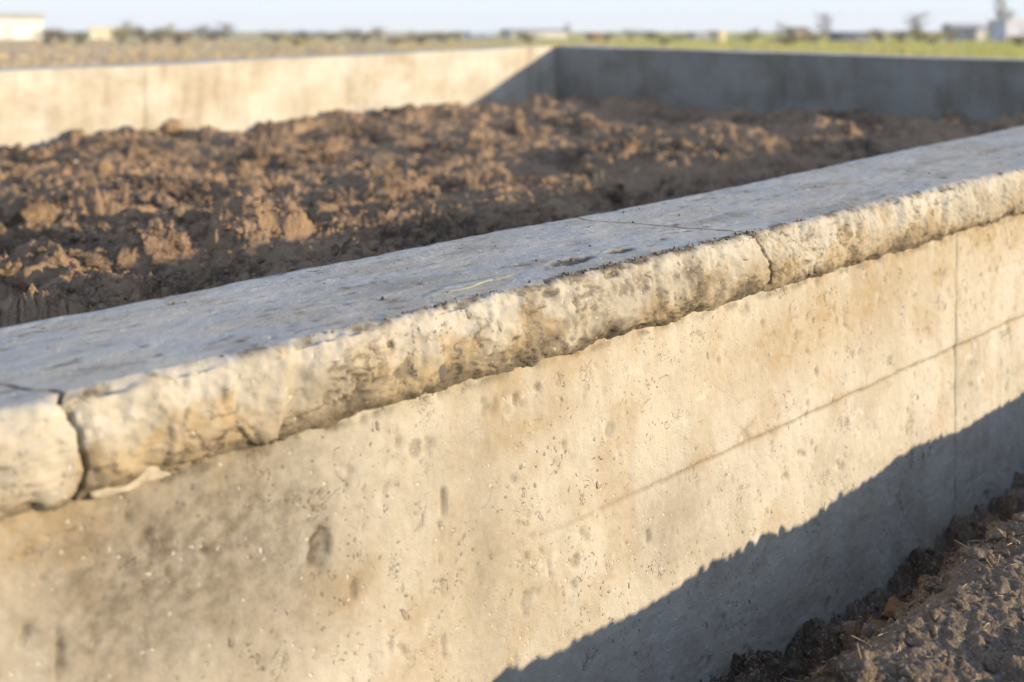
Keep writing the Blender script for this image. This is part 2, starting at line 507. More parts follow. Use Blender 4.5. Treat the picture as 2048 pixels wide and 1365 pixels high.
def coping(c0, w0, c1, w1, name, label):
    ncol_ref = SEC.shape[0]
    a_lo, a_hi = c0.mean(), c1.mean()
    sv = fine_range(a_lo, a_hi, -0.25, 3.3, 0.003, 0.05)
    A = (sv - a_lo) / (a_hi - a_lo)
    # s for every column and section sample (columns follow the cracks at both ends)
    blend0 = np.exp(-(sv - a_lo) / 0.18)[:, None]; blend1 = np.exp(-(a_hi - sv) / 0.18)[:, None]
    s = sv[:, None] + blend0 * (c0 + w0 - a_lo)[None, :] + blend1 * (c1 - w1 - a_hi)[None, :]
    arc = np.broadcast_to(SEC_ARC[None, :], s.shape)
    w = cap_width(s)
    t = SEC[None, :, 0] * w + SEC[None, :, 1]
    z = np.broadcast_to(SEC[None, :, 2], s.shape).copy()
    zone = SEC[None, :, 5]
    isface = (zone == 2).astype(float) + 0 * s; istop = (zone == 1).astype(float) + 0 * s
    hrel = np.clip(-z / 0.10, 0, 1)
    # displacement
    d_face = 0.0028 * fbm(s * 7, arc * 7, 3, 1) + 0.0018 * fbm(s * 24, arc * 24, 4, 2) + 0.0016 * fbm(s * 80, arc * 80, 3, 3) + wall_dents(s, arc)
    fx_ = s + 0.012 * fbm(s * 30, arc * 30, 3, 14); fa_ = arc + 0.012 * fbm(s * 30 + 9, arc * 30, 3, 15)
    for sc, amp, sd in ((8, 0.0052, 16), (19, 0.0040, 17), (43, 0.0024, 18), (100, 0.0012, 19)):
        b, c = clodcell(fx_ * sc, fa_ * sc * 0.9, sd)
        d_face += (1.0 if sc < 15 else 0.35 + 0.65 * sstep(-0.2, 0.4, fbm(s * 8, arc * 8, 2, sd + 30))) * amp * (np.clip(b, -0.6, 1.2) - 0.4) * sstep(0.15, 0.45, c)
    ztooth = 0.0045 * fbm(s * 22, s * 0 + 3.3, 4, 20) * sstep(0.65, 1.0, hrel)
    z = z + ztooth * isface
    f1, f2, c = worley(s * 75 + gnoise(s * 40, arc * 40, 6), arc * 55, 31)
    d_face -= 0.0035 * sstep(0.88, 0.98, 1 - 1.7 * np.abs(fbm(s * 11 + 0.5 * fbm(s * 15, arc * 15, 4, 72), arc * 13, 4, 84))) * sstep(-0.05, 0.3, fbm(s * 5, arc * 6, 2, 85))
    d_face -= 0.0030 * sstep(0.22, 0.03, f1 + 0.2 * fbm(s * 90, arc * 90, 2, 32)) * (c > 0.80)
    d_top = 0.0014 * fbm(s * 4, t * 6, 3, 11) + 0.0005 * fbm(s * 26, t * 40, 3, 12)
    g1, g2, gc = worley(s * 26 + 0.8 * gnoise(s * 20, t * 20, 8), t * 60, 33)
    d_top -= 0.0012 * sstep(0.34, 0.05, g1) * (gc > 0.80)
    d_top += 0.0012 * sstep(0.3, 0.1, g1) * (gc < 0.10)
    stone = np.zeros_like(s)
    for x, y, rs, rt in SPOT_TOP:
        s0, t0 = st_top(x, y)
        q = np.hypot((s - s0) / rs, (t - t0) / rt) + 0.25 * fbm(s * 60, t * 60, 2, 44)
        m = sstep(1.1, 0.75, q) * istop
        d_top -= 0.0032 * m
        stone = np.maximum(stone, m)
    for x, y, r in SPOT_FACE:
        s0, z0 = st_face(x, y)
        q = np.hypot((s - s0) / r, (z - z0) / (r * 1.15)) + 0.7 * fbm(s * 70, arc * 70, 3, 45)
        m = sstep(1.15, 0.7, q) * isface
        d_face -= 0.0020 * m
        stone = np.maximum(stone, m * 0.65)
    # vertical break lines of the shell-like right part and two on the left
    for x, y, ln in ((1880, 420, .10), (1790, 425, .06), (590, 770, .07), (1700, 470, .05), (1975, 395, .08)):
        s0, z0 = st_face(x, y)
        q = np.abs(s - s0 - 0.25 * (z - z0) - 0.008 * fbm(arc * 30, s * 0, 2, int(x))) / 0.010
        d_face -= 0.0045 * np.exp(-q * q) * sstep(ln, ln * 0.4, np.abs(z - z0)) * isface
        d_face += 0.0020 * np.exp(-((q - 2.2) ** 2)) * isface * sstep(ln, ln * 0.4, np.abs(z - z0))
    edge_n = fbm(s * 34, s * 0 + 2.2, 4, 51)
    d_edge = -0.004 * np.clip(edge_n, 0, 1) - 0.0035 * np.abs(fbm(s * 110, s * 0, 2, 52))
    near_e = np.exp(-(np.abs(t) + np.abs(z)) / 0.010)
    d = np.where(zone == 2, d_face, np.where(zone == 1, d_top, 0.0015 * fbm(s * 30, arc * 30, 3, 13))) + d_edge * near_e
    # broken lips where the cracks come out on the face
    lip = np.zeros_like(s)
    for cc in (c0, c1):
        q = np.abs(s - cc[None, :])
        lip = np.maximum(lip, np.exp(-q / 0.010) * isface)
    d -= 0.006 * lip
    inn = (zone == 0) * (0.0035 * fbm(s * 18, s * 0, 4, 61))
    t = t + SEC[None, :, 3] * d + inn; z = z + SEC[None, :, 4] * d
    t = t + istop * sstep(0.95, 1.0, SEC[None, :, 0]) * 0.0035 * fbm(s * 18, s * 0, 4, 61)
    P = world(s, t, z)
    # close both ends: pull an extra ring inwards
    end0 = world(s[0] + 0 * s[0], t[0] * 0.9 + 0.014, z[0] * 0.8 - 0.02); end1 = world(s[-1], t[-1] * 0.9 + 0.014, z[-1] * 0.8 - 0.02)
    V = np.concatenate([end0[None], P, end1[None]], 0)
    n, m = V.shape[:2]
    uv = np.concatenate([np.stack([s, arc], -1)[:1], np.stack([s, arc], -1), np.stack([s, arc], -1)[-1:]], 0)
    # stains
    n1 = fbm(s * 6, arc * 9, 4, 71); n2 = fbm(s * 15, arc * 15, 4, 72); n3 = fbm(s * 45, arc * 45, 3, 73)
    ochre = isface * sstep(0.34, 0.85, hrel + 0.30 * n1 + 0.22 * n2) * (0.75 + 0.35 * sstep(-0.2, 0.5, n1)) + isface * 0.45 * sstep(0.0, 0.6, n2 + 0.4 * n1)
    pale = isface * sstep(0.62, 0.15, hrel - 0.45 * n1 - 0.2 * n2) * 0.42 + istop * (0.10 + 0.30 * sstep(-0.3, 0.5, fbm(s * 4, t * 8, 4, 74)))
    greyzone = np.exp(-((s - 0.80) / 0.30) ** 2)
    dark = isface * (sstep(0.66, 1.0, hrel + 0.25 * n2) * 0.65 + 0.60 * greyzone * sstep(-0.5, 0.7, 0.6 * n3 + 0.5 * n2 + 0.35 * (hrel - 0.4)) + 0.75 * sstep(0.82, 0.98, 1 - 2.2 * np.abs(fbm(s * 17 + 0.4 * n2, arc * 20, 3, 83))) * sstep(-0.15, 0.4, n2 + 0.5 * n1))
    vein = sstep(0.86, 0.98, 1 - 1.7 * np.abs(fbm(s * 11 + 0.5 * n2, arc * 13, 4, 84))) * sstep(-0.05, 0.3, fbm(s * 5, arc * 6, 2, 85))
    dark += isface * 0.55 * vein
    brown = isface * sstep(0.1, 0.6, fbm(s * 10, arc * 14, 4, 86) + 0.7 * (hrel - 0.55))
    dark += 0.30 * brown
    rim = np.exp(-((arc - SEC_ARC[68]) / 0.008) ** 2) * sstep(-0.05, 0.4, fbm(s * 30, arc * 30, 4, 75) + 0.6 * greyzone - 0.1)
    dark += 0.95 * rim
    dark += istop * (0.34 * sstep(0.10, 0.7, fbm(s * 5, t * 14, 4, 76)) + 0.20 * sstep(0.3, 0.8, fbm(s * 16, t * 50, 3, 77)) + 0.45 * sstep(0.34, 0.05, g1) * (gc > 0.80))
    scr = sstep(0.42, 0.75, fbm(s * 26 + 0.6 * fbm(s * 9, t * 9, 2, 79), t * 75, 3, 78) * sstep(-0.3, 0.4, fbm(s * 3, t * 6, 2, 80)))
    dark += istop * 0.65 * scr
    d_pale = istop * 0.5 * sstep(0.30, 0.7, fbm(s * 18, t * 50, 4, 81))
    pale = np.maximum(pale, d_pale)
    dark = np.maximum(dark, stone)
    for cc in (c0, c1):
        dark = np.maximum(dark, 0.75 * np.exp(-(np.abs(s - cc[None, :]) / 0.0045) ** 2) * istop)
    dark = np.maximum(dark, 0.5 * lip * sstep(-0.1, 0.5, n2))
    pt = np.clip(np.stack([ochre, pale * (1 - 0.6 * stone), dark], -1), 0, 1)
    pt = np.concatenate([pt[:1], pt, pt[-1:]], 0)
    pt[0, :, 2] = 0.6; pt[-1, :, 2] = 0.6
    me = mesh_np(name, V.reshape(-1, 3), grid_quads(n, m, flip=False), True, uv.reshape(-1, 2), pt.reshape(-1, 3))
    o = link(name, me, M_CAP, near_wall)
    if label: o['label'] = label
    return o

flatc = np.zeros(SEC.shape[0])
coping(flatc + S_LO, flatc, crL, wL, 'coping_segment', 'coping piece left of the gaping left crack')
coping(crL, wL, crR, wR, 'coping_segment', 'long middle coping piece between the two cracks')
coping(crR, wR, flatc + S_HI, flatc, 'coping_segment', 'coping piece right of the curved crack with broken shell shaped face')

# near wall: face panels
S_JOINT = st_face(1924, 700)[0]
Z_JOINT = -0.328
def face_panel(a, b, label):
    sv = fine_range(a, b, 0.0 if a < 0 else a, 3.3, 0.0036, 0.05)
    zv = np.concatenate([np.linspace(-0.098, -0.72, 165), [-0.9]])
    s, z = np.meshgrid(sv, zv, indexing='ij')
    t = np.full_like(s, 0.013)
    d = 0.0022 * fbm(s * 5, z * 5, 3, 101) + 0.0009 * fbm(s * 30, z * 24, 4, 102) + 0.0005 * fbm(s * 110, z * 90, 2, 103)
    # joint left by the formwork boards; it dies out to the left
    wob = 0.0022 * fbm(s * 9, s * 0, 3, 104)
    amt = sstep(0.45, 1.25, s)
    upper = (z > Z_JOINT + wob)
    d += 0.0022 * upper * amt
    d -= 0.0050 * np.exp(-((z - Z_JOINT - wob) / 0.0035) ** 2) * amt * (0.6 + 0.4 * sstep(-0.3, 0.3, fbm(s * 20, s * 0, 3, 105)))
    zl2 = -0.205 + wob
    d -= 0.0030 * np.exp(-((z - zl2) / 0.0035) ** 2) * sstep(S_JOINT, S_JOINT + 0.05, s) * 0.5
    # air holes and spalled spots
    f1, f2, c = worley(s * 42 + 0.6 * gnoise(s * 30, z * 30, 7), z * 24, 111)
    clus = sstep(-0.15, 0.45, fbm(s * 4, z * 4, 3, 131))
    hole = sstep(0.20, 0.05, f1 + 0.12 * fbm(s * 90, z * 90, 2, 8)) * (c > 0.80) * clus
    d -= 0.0045 * hole
    g1, g2, gc = worley(s * 14 + 0.5 * gnoise(s * 20, z * 20, 9), z * 10, 112)
    sp = sstep(0.13, 0.02, g1 + 0.16 * fbm(s * 70, z * 70, 3, 3)) * (gc > 0.70)
    d -= 0.0030 * sp
    h1, h2, hc = worley(s * 90, z * 70, 113)
    grit = sstep(0.22, 0.05, h1) * (hc > 0.86)
    d += 0.0010 * grit
    stone = np.zeros_like(s)
    for x, y, rs, rz, dep in ((650, 1105, 0.015, 0.024, 0.006), (1232, 868, 0.010, 0.012, 0.003), (130, 1320, 0.003, 0.03, 0.003), (1165, 1130, 0.008, 0.01, 0.004), (720, 1190, 0.006, 0.012, 0.003), (1310, 1080, 0.006, 0.010, 0.004), (845, 905, 0.010, 0.012, 0.003), (900, 1010, 0.005, 0.02, 0.004), (1680, 620, 0.004, 0.012, 0.003)):
        s0, z0 = st_face(x, y)
        q = np.hypot((s - s0) / rs, (z - z0) / rz) + 0.25 * fbm(s * 60, z * 60, 3, int(x))
        d -= dep * sstep(1.1, 0.6, q)
        stone = np.maximum(stone, 0.35 * sstep(1.1, 0.7, q))
    # fine shrinkage cracks
    ck = np.zeros_like(s)
    for pts in (((868, 990), (862, 1020), (850, 1080), (840, 1130)), ((893, 1050), (898, 1200), (903, 1365)), ((30, 1085), (75, 1068), (200, 1060)), ((1000, 860), (985, 900)), ((1060, 1050), (1100, 1110), (1120, 1160))):
        fp = np.array([st_face(*p) for p in pts])
        if abs(fp[-1, 1] - fp[0, 1]) > abs(fp[-1, 0] - fp[0, 0]):
            o = np.argsort(fp[:, 1]); sc = np.interp(z, fp[o, 1], fp[o, 0]) + 0.004 * fbm(z * 40, z * 0, 3, int(pts[0][0]))
            q = np.exp(-((s - sc) / 0.0022) ** 2) * (z > fp[o[0], 1]) * (z < fp[o[-1], 1])
        else:
            o = np.argsort(fp[:, 0]); zc = np.interp(s, fp[o, 0], fp[o, 1]) + 0.004 * fbm(s * 40, s * 0, 3, int(pts[0][0]))
            q = np.exp(-((z - zc) / 0.0028) ** 2) * (s > fp[o[0], 0]) * (s < fp[o[-1], 0])
        q = q * sstep(-0.1, 0.35, fbm(s * 26, z * 26, 2, 99))
        ck = np.maximum(ck, q)
    d -= 0.0030 * ck
    t = t - d
    # recess both ends of the panel to form the vertical joint
    for e0 in ((b,) if b < 5 else (a,)):
        q = np.abs(s - e0)
        t += 0.0025 * np.exp(-(q / 0.003) ** 2)
    P = world(s, t, z)
    n1 = fbm(s * 2.6, z * 3.2, 4, 121); n2 = fbm(s * 8, z * 8, 4, 122); n3 = fbm(s * 30, z * 30, 3, 123)
    drip = fbm(s * 24, z * 1.6, 4, 124)
    def spot(x, y, rs, rz):
        s0, z0 = st_face(x, y)
        return np.exp(-(((s - s0) / rs) ** 2 + ((z - z0) / rz) ** 2))
    under = np.exp(-(z + 0.10) / -0.10) if False else np.exp((z + 0.10) / 0.085)
    ochre = 0.85 * under * sstep(-0.5, 0.5, n1 + 0.5 * drip + 0.55 * sstep(1.0, 1.8, s)) + 0.42 * sstep(0.1, 0.7, n2 + 0.4 * n1)
    ochre += 0.60 * spot(1640, 660, 0.30, 0.06) + 0.30 * spot(80, 1080, 0.15, 0.06) + 0.45 * spot(725, 1190, 0.035, 0.05) + 0.3 * spot(980, 1150, 0.10, 0.12)
    ochre += 0.40 * amt * np.exp(-((z - Z_JOINT - wob) / 0.010) ** 2) * sstep(-0.2, 0.4, n2)
    pale = 0.55 * sstep(1.2, 2.0, s) * sstep(-0.1, 0.5, n1 + 0.3 * drip) + 0.6 * spot(1560, 840, 0.16, 0.10) + 0.30 * sstep(0.25, 0.7, fbm(s * 5, z * 6, 4, 125))
    k1, k2, kc = worley(s * 19 + 0.5 * gnoise(s * 25, z * 25, 19), z * 15, 141)
    pale += 0.75 * sstep(0.16, 0.05, k1 + 0.22 * fbm(s * 60, z * 60, 3, 142)) * (kc > 0.72)
    pale += 0.6 * spot(1232, 868, 0.016, 0.014) + 0.8 * spot(622, 1112, 0.013, 0.024)
    grey = 0.80 * spot(470, 1030, 0.16, 0.13) + 0.40 * spot(420, 1250, 0.3, 0.12) + 0.40 * spot(1340, 1040, 0.07, 0.08)  # soft shadow patches painted into the wall colour
    dark = 0.80 * (grey + 0.45 * spot(985, 1120, 0.045, 0.12) + 0.35 * spot(230, 1180, 0.12, 0.10))  * (0.8 + 0.2 * sstep(-0.4, 0.5, n2)) + 0.55 * hole * 0.7 + stone + 0.6 * ck + 0.30 * sp  # painted shadow patches and brown staining, plus dark pits, spalls and cracks
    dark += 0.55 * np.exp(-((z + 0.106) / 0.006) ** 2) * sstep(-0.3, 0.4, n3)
    dark += amt * 0.45 * np.exp(-((z - Z_JOINT - wob) / 0.0032) ** 2)
    for e0 in ((b,) if b < 5 else (a,)):
        dark += 0.22 * np.exp(-((s - e0) / 0.004) ** 2) * sstep(-0.5, 0.3, n3)
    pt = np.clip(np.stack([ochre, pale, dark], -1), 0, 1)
    n, m = s.shape
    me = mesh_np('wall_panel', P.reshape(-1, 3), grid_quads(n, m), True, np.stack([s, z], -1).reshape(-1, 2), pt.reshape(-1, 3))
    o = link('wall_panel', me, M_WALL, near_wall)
    o['label'] = label
    return o
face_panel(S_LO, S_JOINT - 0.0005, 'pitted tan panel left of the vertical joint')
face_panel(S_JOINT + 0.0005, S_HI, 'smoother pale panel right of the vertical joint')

def slab(name, quadxy, z0, z1, mat, parent=None):
    """prism over a plan quadrilateral, level frame"""
    bm = bmesh.new()
    b = [tuple(wxy(np.float64(x), np.float64(y), z0)) for x, y in quadxy]
    u = [tuple(wxy(np.float64(x), np.float64(y), z1)) for x, y in quadxy]
    add_prism(bm, b, u)
    bmesh.ops.recalc_face_normals(bm, faces=bm.faces)
    return link(name, mesh_bm(name, bm), mat, parent)
def stxy(s, t): return tuple(P0 + s * EV + t * NV)
slab('wall_core', [stxy(S_LO, 0.05), stxy(S_HI - 0.05, 0.05), stxy(S_HI - 0.05, 0.24), stxy(S_LO, 0.24)], -0.95, -0.06, M_FAR, near_wall)

# stones bedded in the near wall
def pebble_mesh(name, seed, sub=3, amp=0.35, freq=1.4, flat=1.0, cuts=0):
    bm = bmesh.new()
    bmesh.ops.create_icosphere(bm, subdivisions=sub, radius=1.0)
    off = Vector((seed * 3.7, seed * 1.9, seed * 5.1))
    for v in bm.verts:
        d = mnoise.noise(v.co * freq + off) * amp + mnoise.noise(v.co * freq * 2.7 + off) * amp * 0.45
        if sub > 2: d += mnoise.noise(v.co * freq * 6 + off) * amp * 0.22
        v.co = v.co * (1 + d); v.co.z *= flat
    if cuts:
        rr = random.Random(seed)
        for k in range(cuts):
            nrm = Vector((rr.gauss(0, 1), rr.gauss(0, 1), rr.gauss(0, 0.8))).normalized(); dist = rr.uniform(0.50, 0.85)
            for v in bm.verts:
                e = v.co.dot(nrm) - dist
                if e > 0: v.co -= nrm * e * 0.92
        for v in bm.verts:
            d = mnoise.noise(v.co * 4 + off) * 0.07 + mnoise.noise(v.co * 9 + off) * 0.05 + mnoise.noise(v.co * 19 + off) * 0.03
            v.co = v.co * (1 + d)
    return mesh_bm(name, bm, True)
def bed_stone(x, y, rs, rz, mat, face=True, depth=0.004):
    me = pebble_mesh('embedded_stone', x * 0.01, 2, 0.25)
    o = link('embedded_stone', me, mat, near_wall)
    if face:
        s0, z0 = st_face(x, y); p = world(s0, float(np.interp(z0, [-0.1, -0.088, -0.07, -0.045, -0.02, -0.006], [0.006, -0.003, -0.0075, -0.0085, -0.005, -0.001])) + 0.0075, z0)
        o.scale = (rs, depth, rz)
    else:
        s0, t0 = st_top(x, y); p = world(s0, t0, -0.002)
        o.scale = (rs, rz, depth)
    o.location = p
    o.rotation_euler = (0, 0, math.atan2(EV[1], EV[0]))
    return o
for x, y, r in ((880, 742, 0.010), (1278, 573, 0.009)):
    bed_stone(x, y, r, r * 1.25, M_STONE)

# mortar squeezed out under the coping
def flake(px, seed):
    bm = bmesh.new()
    fp = [st_face(*p) for p in px]
    vs = []
    for (s, z) in fp:
        vs.append(bm.verts.new(world(np.float64(s), np.float64(0.0045), np.float64(z))))
    f = bm.faces.new(vs)
    bmesh.ops.recalc_face_normals(bm, faces=bm.faces)
    r = bmesh.ops.extrude_face_region(bm, geom=[f])
    nb = Vector((NV[0], NV[1], 0)) * 0.022
    for v in r['geom']:
        if isinstance(v, bmesh.types.BMVert): v.co += nb
    bmesh.ops.triangulate(bm, faces=bm.faces)
    bmesh.ops.subdivide_edges(bm, edges=bm.edges, cuts=3, use_grid_fill=True)
    for v in bm.verts:
        v.co += Vector((mnoise.noise(v.co * 60), mnoise.noise(v.co * 60 + Vector((9, 0, 0))), mnoise.noise(v.co * 60 + Vector((0, 9, 0))))) * 0.003
    bmesh.ops.recalc_face_normals(bm, faces=bm.faces)
    o = link('mortar_flake', mesh_bm('mortar_flake', bm, True), M_MORTAR, near_wall)
    o['label'] = 'cream mortar squeezed out under the coping'
flake([(185, 985), (215, 977), (250, 978), (280, 962), (300, 936), (318, 932), (326, 946), (345, 950), (325, 960), (285, 978), (240, 990), (205, 1003), (190, 1000)], 1)

# ------------------------------------------------------------------ the two back walls
def back_wall(name, label, A, d, length, inward, seed, face_mat, thick=0.30):
    """A inner top corner, d unit direction along the wall, inward unit normal to the inside"""
    root = thing(name, label, 'wall', (0, 0, 0))
    av = np.linspace(0, length, int(length / 0.02)); zv = np.linspace(0, -0.75, 60)
    a, z = np.meshgrid(av, zv, indexing='ij')
    off = 0.0030 * fbm(a * 3, z * 4, 3, seed) + 0.0012 * fbm(a * 20, z * 18, 3, seed + 1)
    board = np.exp(-((z + 0.17) / 0.006) ** 2) + np.exp(-((z + 0.34) / 0.006) ** 2)
    off = off - 0.004 * board * sstep(-0.3, 0.4, fbm(a * 2, z * 2, 2, seed + 4))
    joint = np.exp(-(((a + 0.6) % 1.9 - 0.95) / 0.008) ** 2)
    off = off - 0.005 * joint
    ztop = 0.006 * fbm(a * 1.1, a * 0, 3, seed + 2)
    zz = z + ztop * np.exp(z / 0.2)
    x = A[0] + a * d[0] + off * inward[0]; y = A[1] + a * d[1] + off * inward[1]
    P = wxy(x, y, zz)
    n1 = fbm(a * 1.7, z * 3, 4, seed + 5); dr_ = fbm(a * 9, z * 1.2, 4, seed + 6)
    pt = np.stack([0.35 * sstep(-0.1, 0.7, n1 + 0.4 * dr_), 0.55 * sstep(-0.2, 0.6, -n1 + 0.5 * dr_), 0.22 * sstep(0.1, 0.8, dr_ + 0.4 * n1) + 0.25 * joint], -1)
    n, m = a.shape
    fl = (d[0] * inward[1] - d[1] * inward[0]) < 0
    me = mesh_np('wall_face', P.reshape(-1, 3), grid_quads(n, m, flip=fl), True, np.stack([a, z], -1).reshape(-1, 2), np.clip(pt, 0, 1).reshape(-1, 3))
    link('wall_face', me, face_mat, root)
    # top strip
    tv = np.linspace(0, thick, 12)
    a2, t2 = np.meshgrid(av, tv, indexing='ij')
    z2 = 0.006 * fbm(a2 * 1.1, a2 * 0, 3, seed + 2) + 0.002 * fbm(a2 * 8, t2 * 8, 3, seed + 3) * (t2 > 0)
    x = A[0] + a2 * d[0] - t2 * inward[0]; y = A[1] + a2 * d[1] - t2 * inward[1]
    P = wxy(x, y, z2)
    pt = np.zeros(P.shape); pt[..., 1] = 0.35
    me = mesh_np('wall_top', P.reshape(-1, 3), grid_quads(*a2.shape, flip=not fl), True, np.stack([a2, t2 + 3], -1).reshape(-1, 2), pt.reshape(-1, 3))
    link('wall_top', me, M_FAR, root)
    q0 = A - inward * 0.02; q1 = A + d * length - inward * 0.02
    q2 = q1 - inward * (thick - 0.02); q3 = q0 - inward * (thick - 0.02)
    slab('wall_body', [q0, q1, q2, q3], -1.1, -0.012, M_FAR, root)
    return root
in_l = np.array([-dl[1], dl[0]]);  in_l = in_l if in_l @ (P0 - CORNER) > 0 else -in_l
in_r = np.array([-dr[1], dr[0]]);  in_r = in_r if in_r @ (P0 - CORNER) > 0 else -in_r
back_wall('concrete_wall', 'sunlit cream concrete back wall running left from the far corner', CORNER, dl, 9.0, in_l, 201, M_FAR)
back_wall('concrete_wall', 'dark grey concrete back wall running right from the far corner', CORNER, dr, 4.9, in_r, 231, M_DARK)

# ------------------------------------------------------------------ soil inside the plot
MOUNDS = [(-1.85, 6.3, 0.10, 0.45), (-0.95, 7.6, 0.10, 0.55), (-0.30, 8.3, 0.07, 0.5), (0.6, 8.9, 0.03, 0.6), (-1.35, 3.75, 0.05, 0.35), (-0.5, 4.5, 0.05, 0.5), (1.9, 7.6, 0.045, 0.6), (1.0, 5.6, 0.04, 0.7), (-2.2, 4.6, 0.05, 0.5), (2.6, 7.0, 0.02, 0.35)]
def soil_z(x, y, fine=True):
    dx = x - P0[0]; dy = y - P0[1]
    s = dx * EV[0] + dy * EV[1]; t = dx * NV[0] + dy * NV[1]
    hi = 0.235 + 0.05 * sstep(0.35, 0.95, s) * sstep(2.1, 1.35, s) - 0.20 * sstep(1.7, 2.9, s)
    z = -0.425 + hi * np.exp(-np.clip(t - 0.35, 0, 9) / 2.4) * (1 - 0.25 * np.exp(-np.clip(t - 0.27, 0, 9) / 0.12)) - 0.085 * sstep(1.2, 4.2, t) - 0.03 * sstep(2.0, 3.5, s)
    for mx, my, h, r in MOUNDS:
        z = z + h * np.exp(-((x - mx) ** 2 + (y - my) ** 2) / (r * r))
    wx = x + 0.05 * fbm(x * 5, y * 5, 3, 301); wy = y + 0.05 * fbm(x * 5 + 9, y * 5, 3, 302)
    z = z + 0.024 * fbm(x * 1.7, y * 1.7, 3, 303) + 0.016 * fbm(wx * 6, wy * 6, 3, 304)
    rg = 0.30 + 0.70 * sstep(-0.25, 0.30, fbm(x * 1.4, y * 1.4, 3, 306))
    for sc, amp, thr, sd in ((1.4, 0.050, 0.25, 309), (3.1, 0.046, 0.35, 310), (6.0, 0.032, 0.50, 311), (12.0, 0.024, 0.40, 312), (24.0, 0.017, 0.25, 313), (42.0, 0.009, 0.1, 314)):
        qx = wx + 0.10 / sc * fbm(x * sc * 2.1, y * sc * 2.1, 2, sd + 5); qy = wy + 0.10 / sc * fbm(x * sc * 2.1 + 7, y * sc * 2.1, 2, sd + 6)
        b, c = clodcell(qx * sc, qy * sc, sd)
        z = z + amp * b * sstep(thr, thr + 0.25, c) * (rg if sc > 9 else 1.0)
    if fine:
        z = z + 0.010 * rg * np.abs(fbm(wx * 16, wy * 16, 3, 307)) + 0.006 * fbm(wx * 26, wy * 26, 3, 308)
        f1, f2, c = worley(wx * 75, wy * 75, 315)
        z = z + 0.008 * np.sqrt(np.clip(0.4 - f1 * f1, 0, 1)) * c
        z = z + 0.006 * fbm(x * 40, y * 40, 4, 305, 0.6)
    return z

ang = np.concatenate([np.linspace(-1.05, -0.50, 60)[:-1], np.linspace(-0.50, 0.50, 920), np.linspace(0.50, 0.80, 50)[1:]])
rad = np.concatenate([np.linspace(1.0, 1.75, 30)[:-1], 1.75 * np.exp(np.linspace(0, math.log(11.2 / 1.75), 640))])
AA, RR = np.meshgrid(ang, rad, indexing='ij')
SX = RR * np.tan(AA); SY = RR.copy()
zz = soil_z(SX, SY)
jx = 0.010 * fbm(SX * 22, SY * 22, 3, 321); jy = 0.010 * fbm(SX * 22 + 4, SY * 22, 3, 322)
cx = (SX[:-1, :-1] + SX[1:, 1:]) / 2; cy = (SY[:-1, :-1] + SY[1:, 1:]) / 2
tn = (cx - P0[0]) * NV[0] + (cy - P0[1]) * NV[1]
dL = (cx - CORNER[0]) * in_l[0] + (cy - CORNER[1]) * in_l[1]
dR = (cx - CORNER[0]) * in_r[0] + (cy - CORNER[1]) * in_r[1]
mask = (tn > 0.15) & (dL > -0.12) & (dR > -0.12) & (cx > -6.5)
me = mesh_np('soil', wxy(SX + jx, SY + jy, zz).reshape(-1, 3), grid_quads(*SX.shape, mask=mask, flip=False), True)
bmx = None
soil = tag(link('soil', me, M_SOIL), 'dug brown earth filling the plot between the concrete walls', None, None, 'structure')

# clods lying on it
CLODS = [pebble_mesh('earth_clod', k + 1, 4, 0.42, 1.3 + 0.25 * (k % 3), 0.78, 9) for k in range(7)]
for c in CLODS: c.materials.append(M_SOIL)
def clod(X, Y, r, label, group=None, k=None, name='earth_clod', cat='clod', mat=None, sink=0.25):
    o = bpy.data.objects.new(name, CLODS[R.randrange(len(CLODS)) if k is None else k])
    COL.objects.link(o)
    z = float(soil_z(np.array([X]), np.array([Y]))[0])
    o.location = (X, Y, z + K * Y + r * sink)
    o.rotation_euler = (R.uniform(-0.5, 0.5), R.uniform(-0.5, 0.5), R.uniform(0, 6.28))
    o.scale = (r * R.uniform(0.85, 1.2), r * R.uniform(0.85, 1.2), r * R.uniform(0.75, 1.05))
    tag(o, label, cat, group)
    return o
def clod_px(x, y, r, label, z=-0.33, **kw):
    X, Y = lvl(x, y, z)
    for _ in range(4):
        z = float(soil_z(np.array([X]), np.array([Y]))[0]) + r * 0.35
        X, Y = lvl(x, y, z)
    return clod(X, Y, r, label, **kw)
clod_px(392, 243, 0.085, 'brown earth clod topping the heap against the cream wall, the highest on the left')
clod_px(340, 262, 0.075, 'dark shaded clod just left of the highest clod by the cream wall')
clod_px(802, 218, 0.085, 'brown earth clod on the crest before the cream wall left of its shaded end')
clod_px(285, 425, 0.075, 'block shaped clod with a dark side, largest in the near left earth')
clod_px(60, 440, 0.075, 'dark rounded clod in shade near the left picture edge')
clod_px(180, 378, 0.070, 'dark slab of earth lying in a hollow in the left of the heap')
clod_px(150, 282, 0.07, 'pale clod below the cream wall near the left edge')
clod_px(760, 330, 0.085, 'dark lump alone in the hollow in the middle of the heap')
clod_px(990, 395, 0.060, 'dark round clod on the lit slope beside the near coping')
clod_px(1656, 222, 0.075, 'orange brown clod standing out before the dark grey back wall')
clod_px(1480, 230, 0.075, 'sunlit clod on the crest before the dark back wall left of the orange one')
clod_px(1180, 340, 0.060, 'clod with a dark hollow beside the dry stalk')
clod_px(90, 560, 0.055, 'crumbly clod nearest to the left picture edge above the coping')
clod_px(330, 520, 0.045, 'pale crumbly clod right below the block shaped clod')
grp = 'clods strewn over the dug earth'
cnt = 0
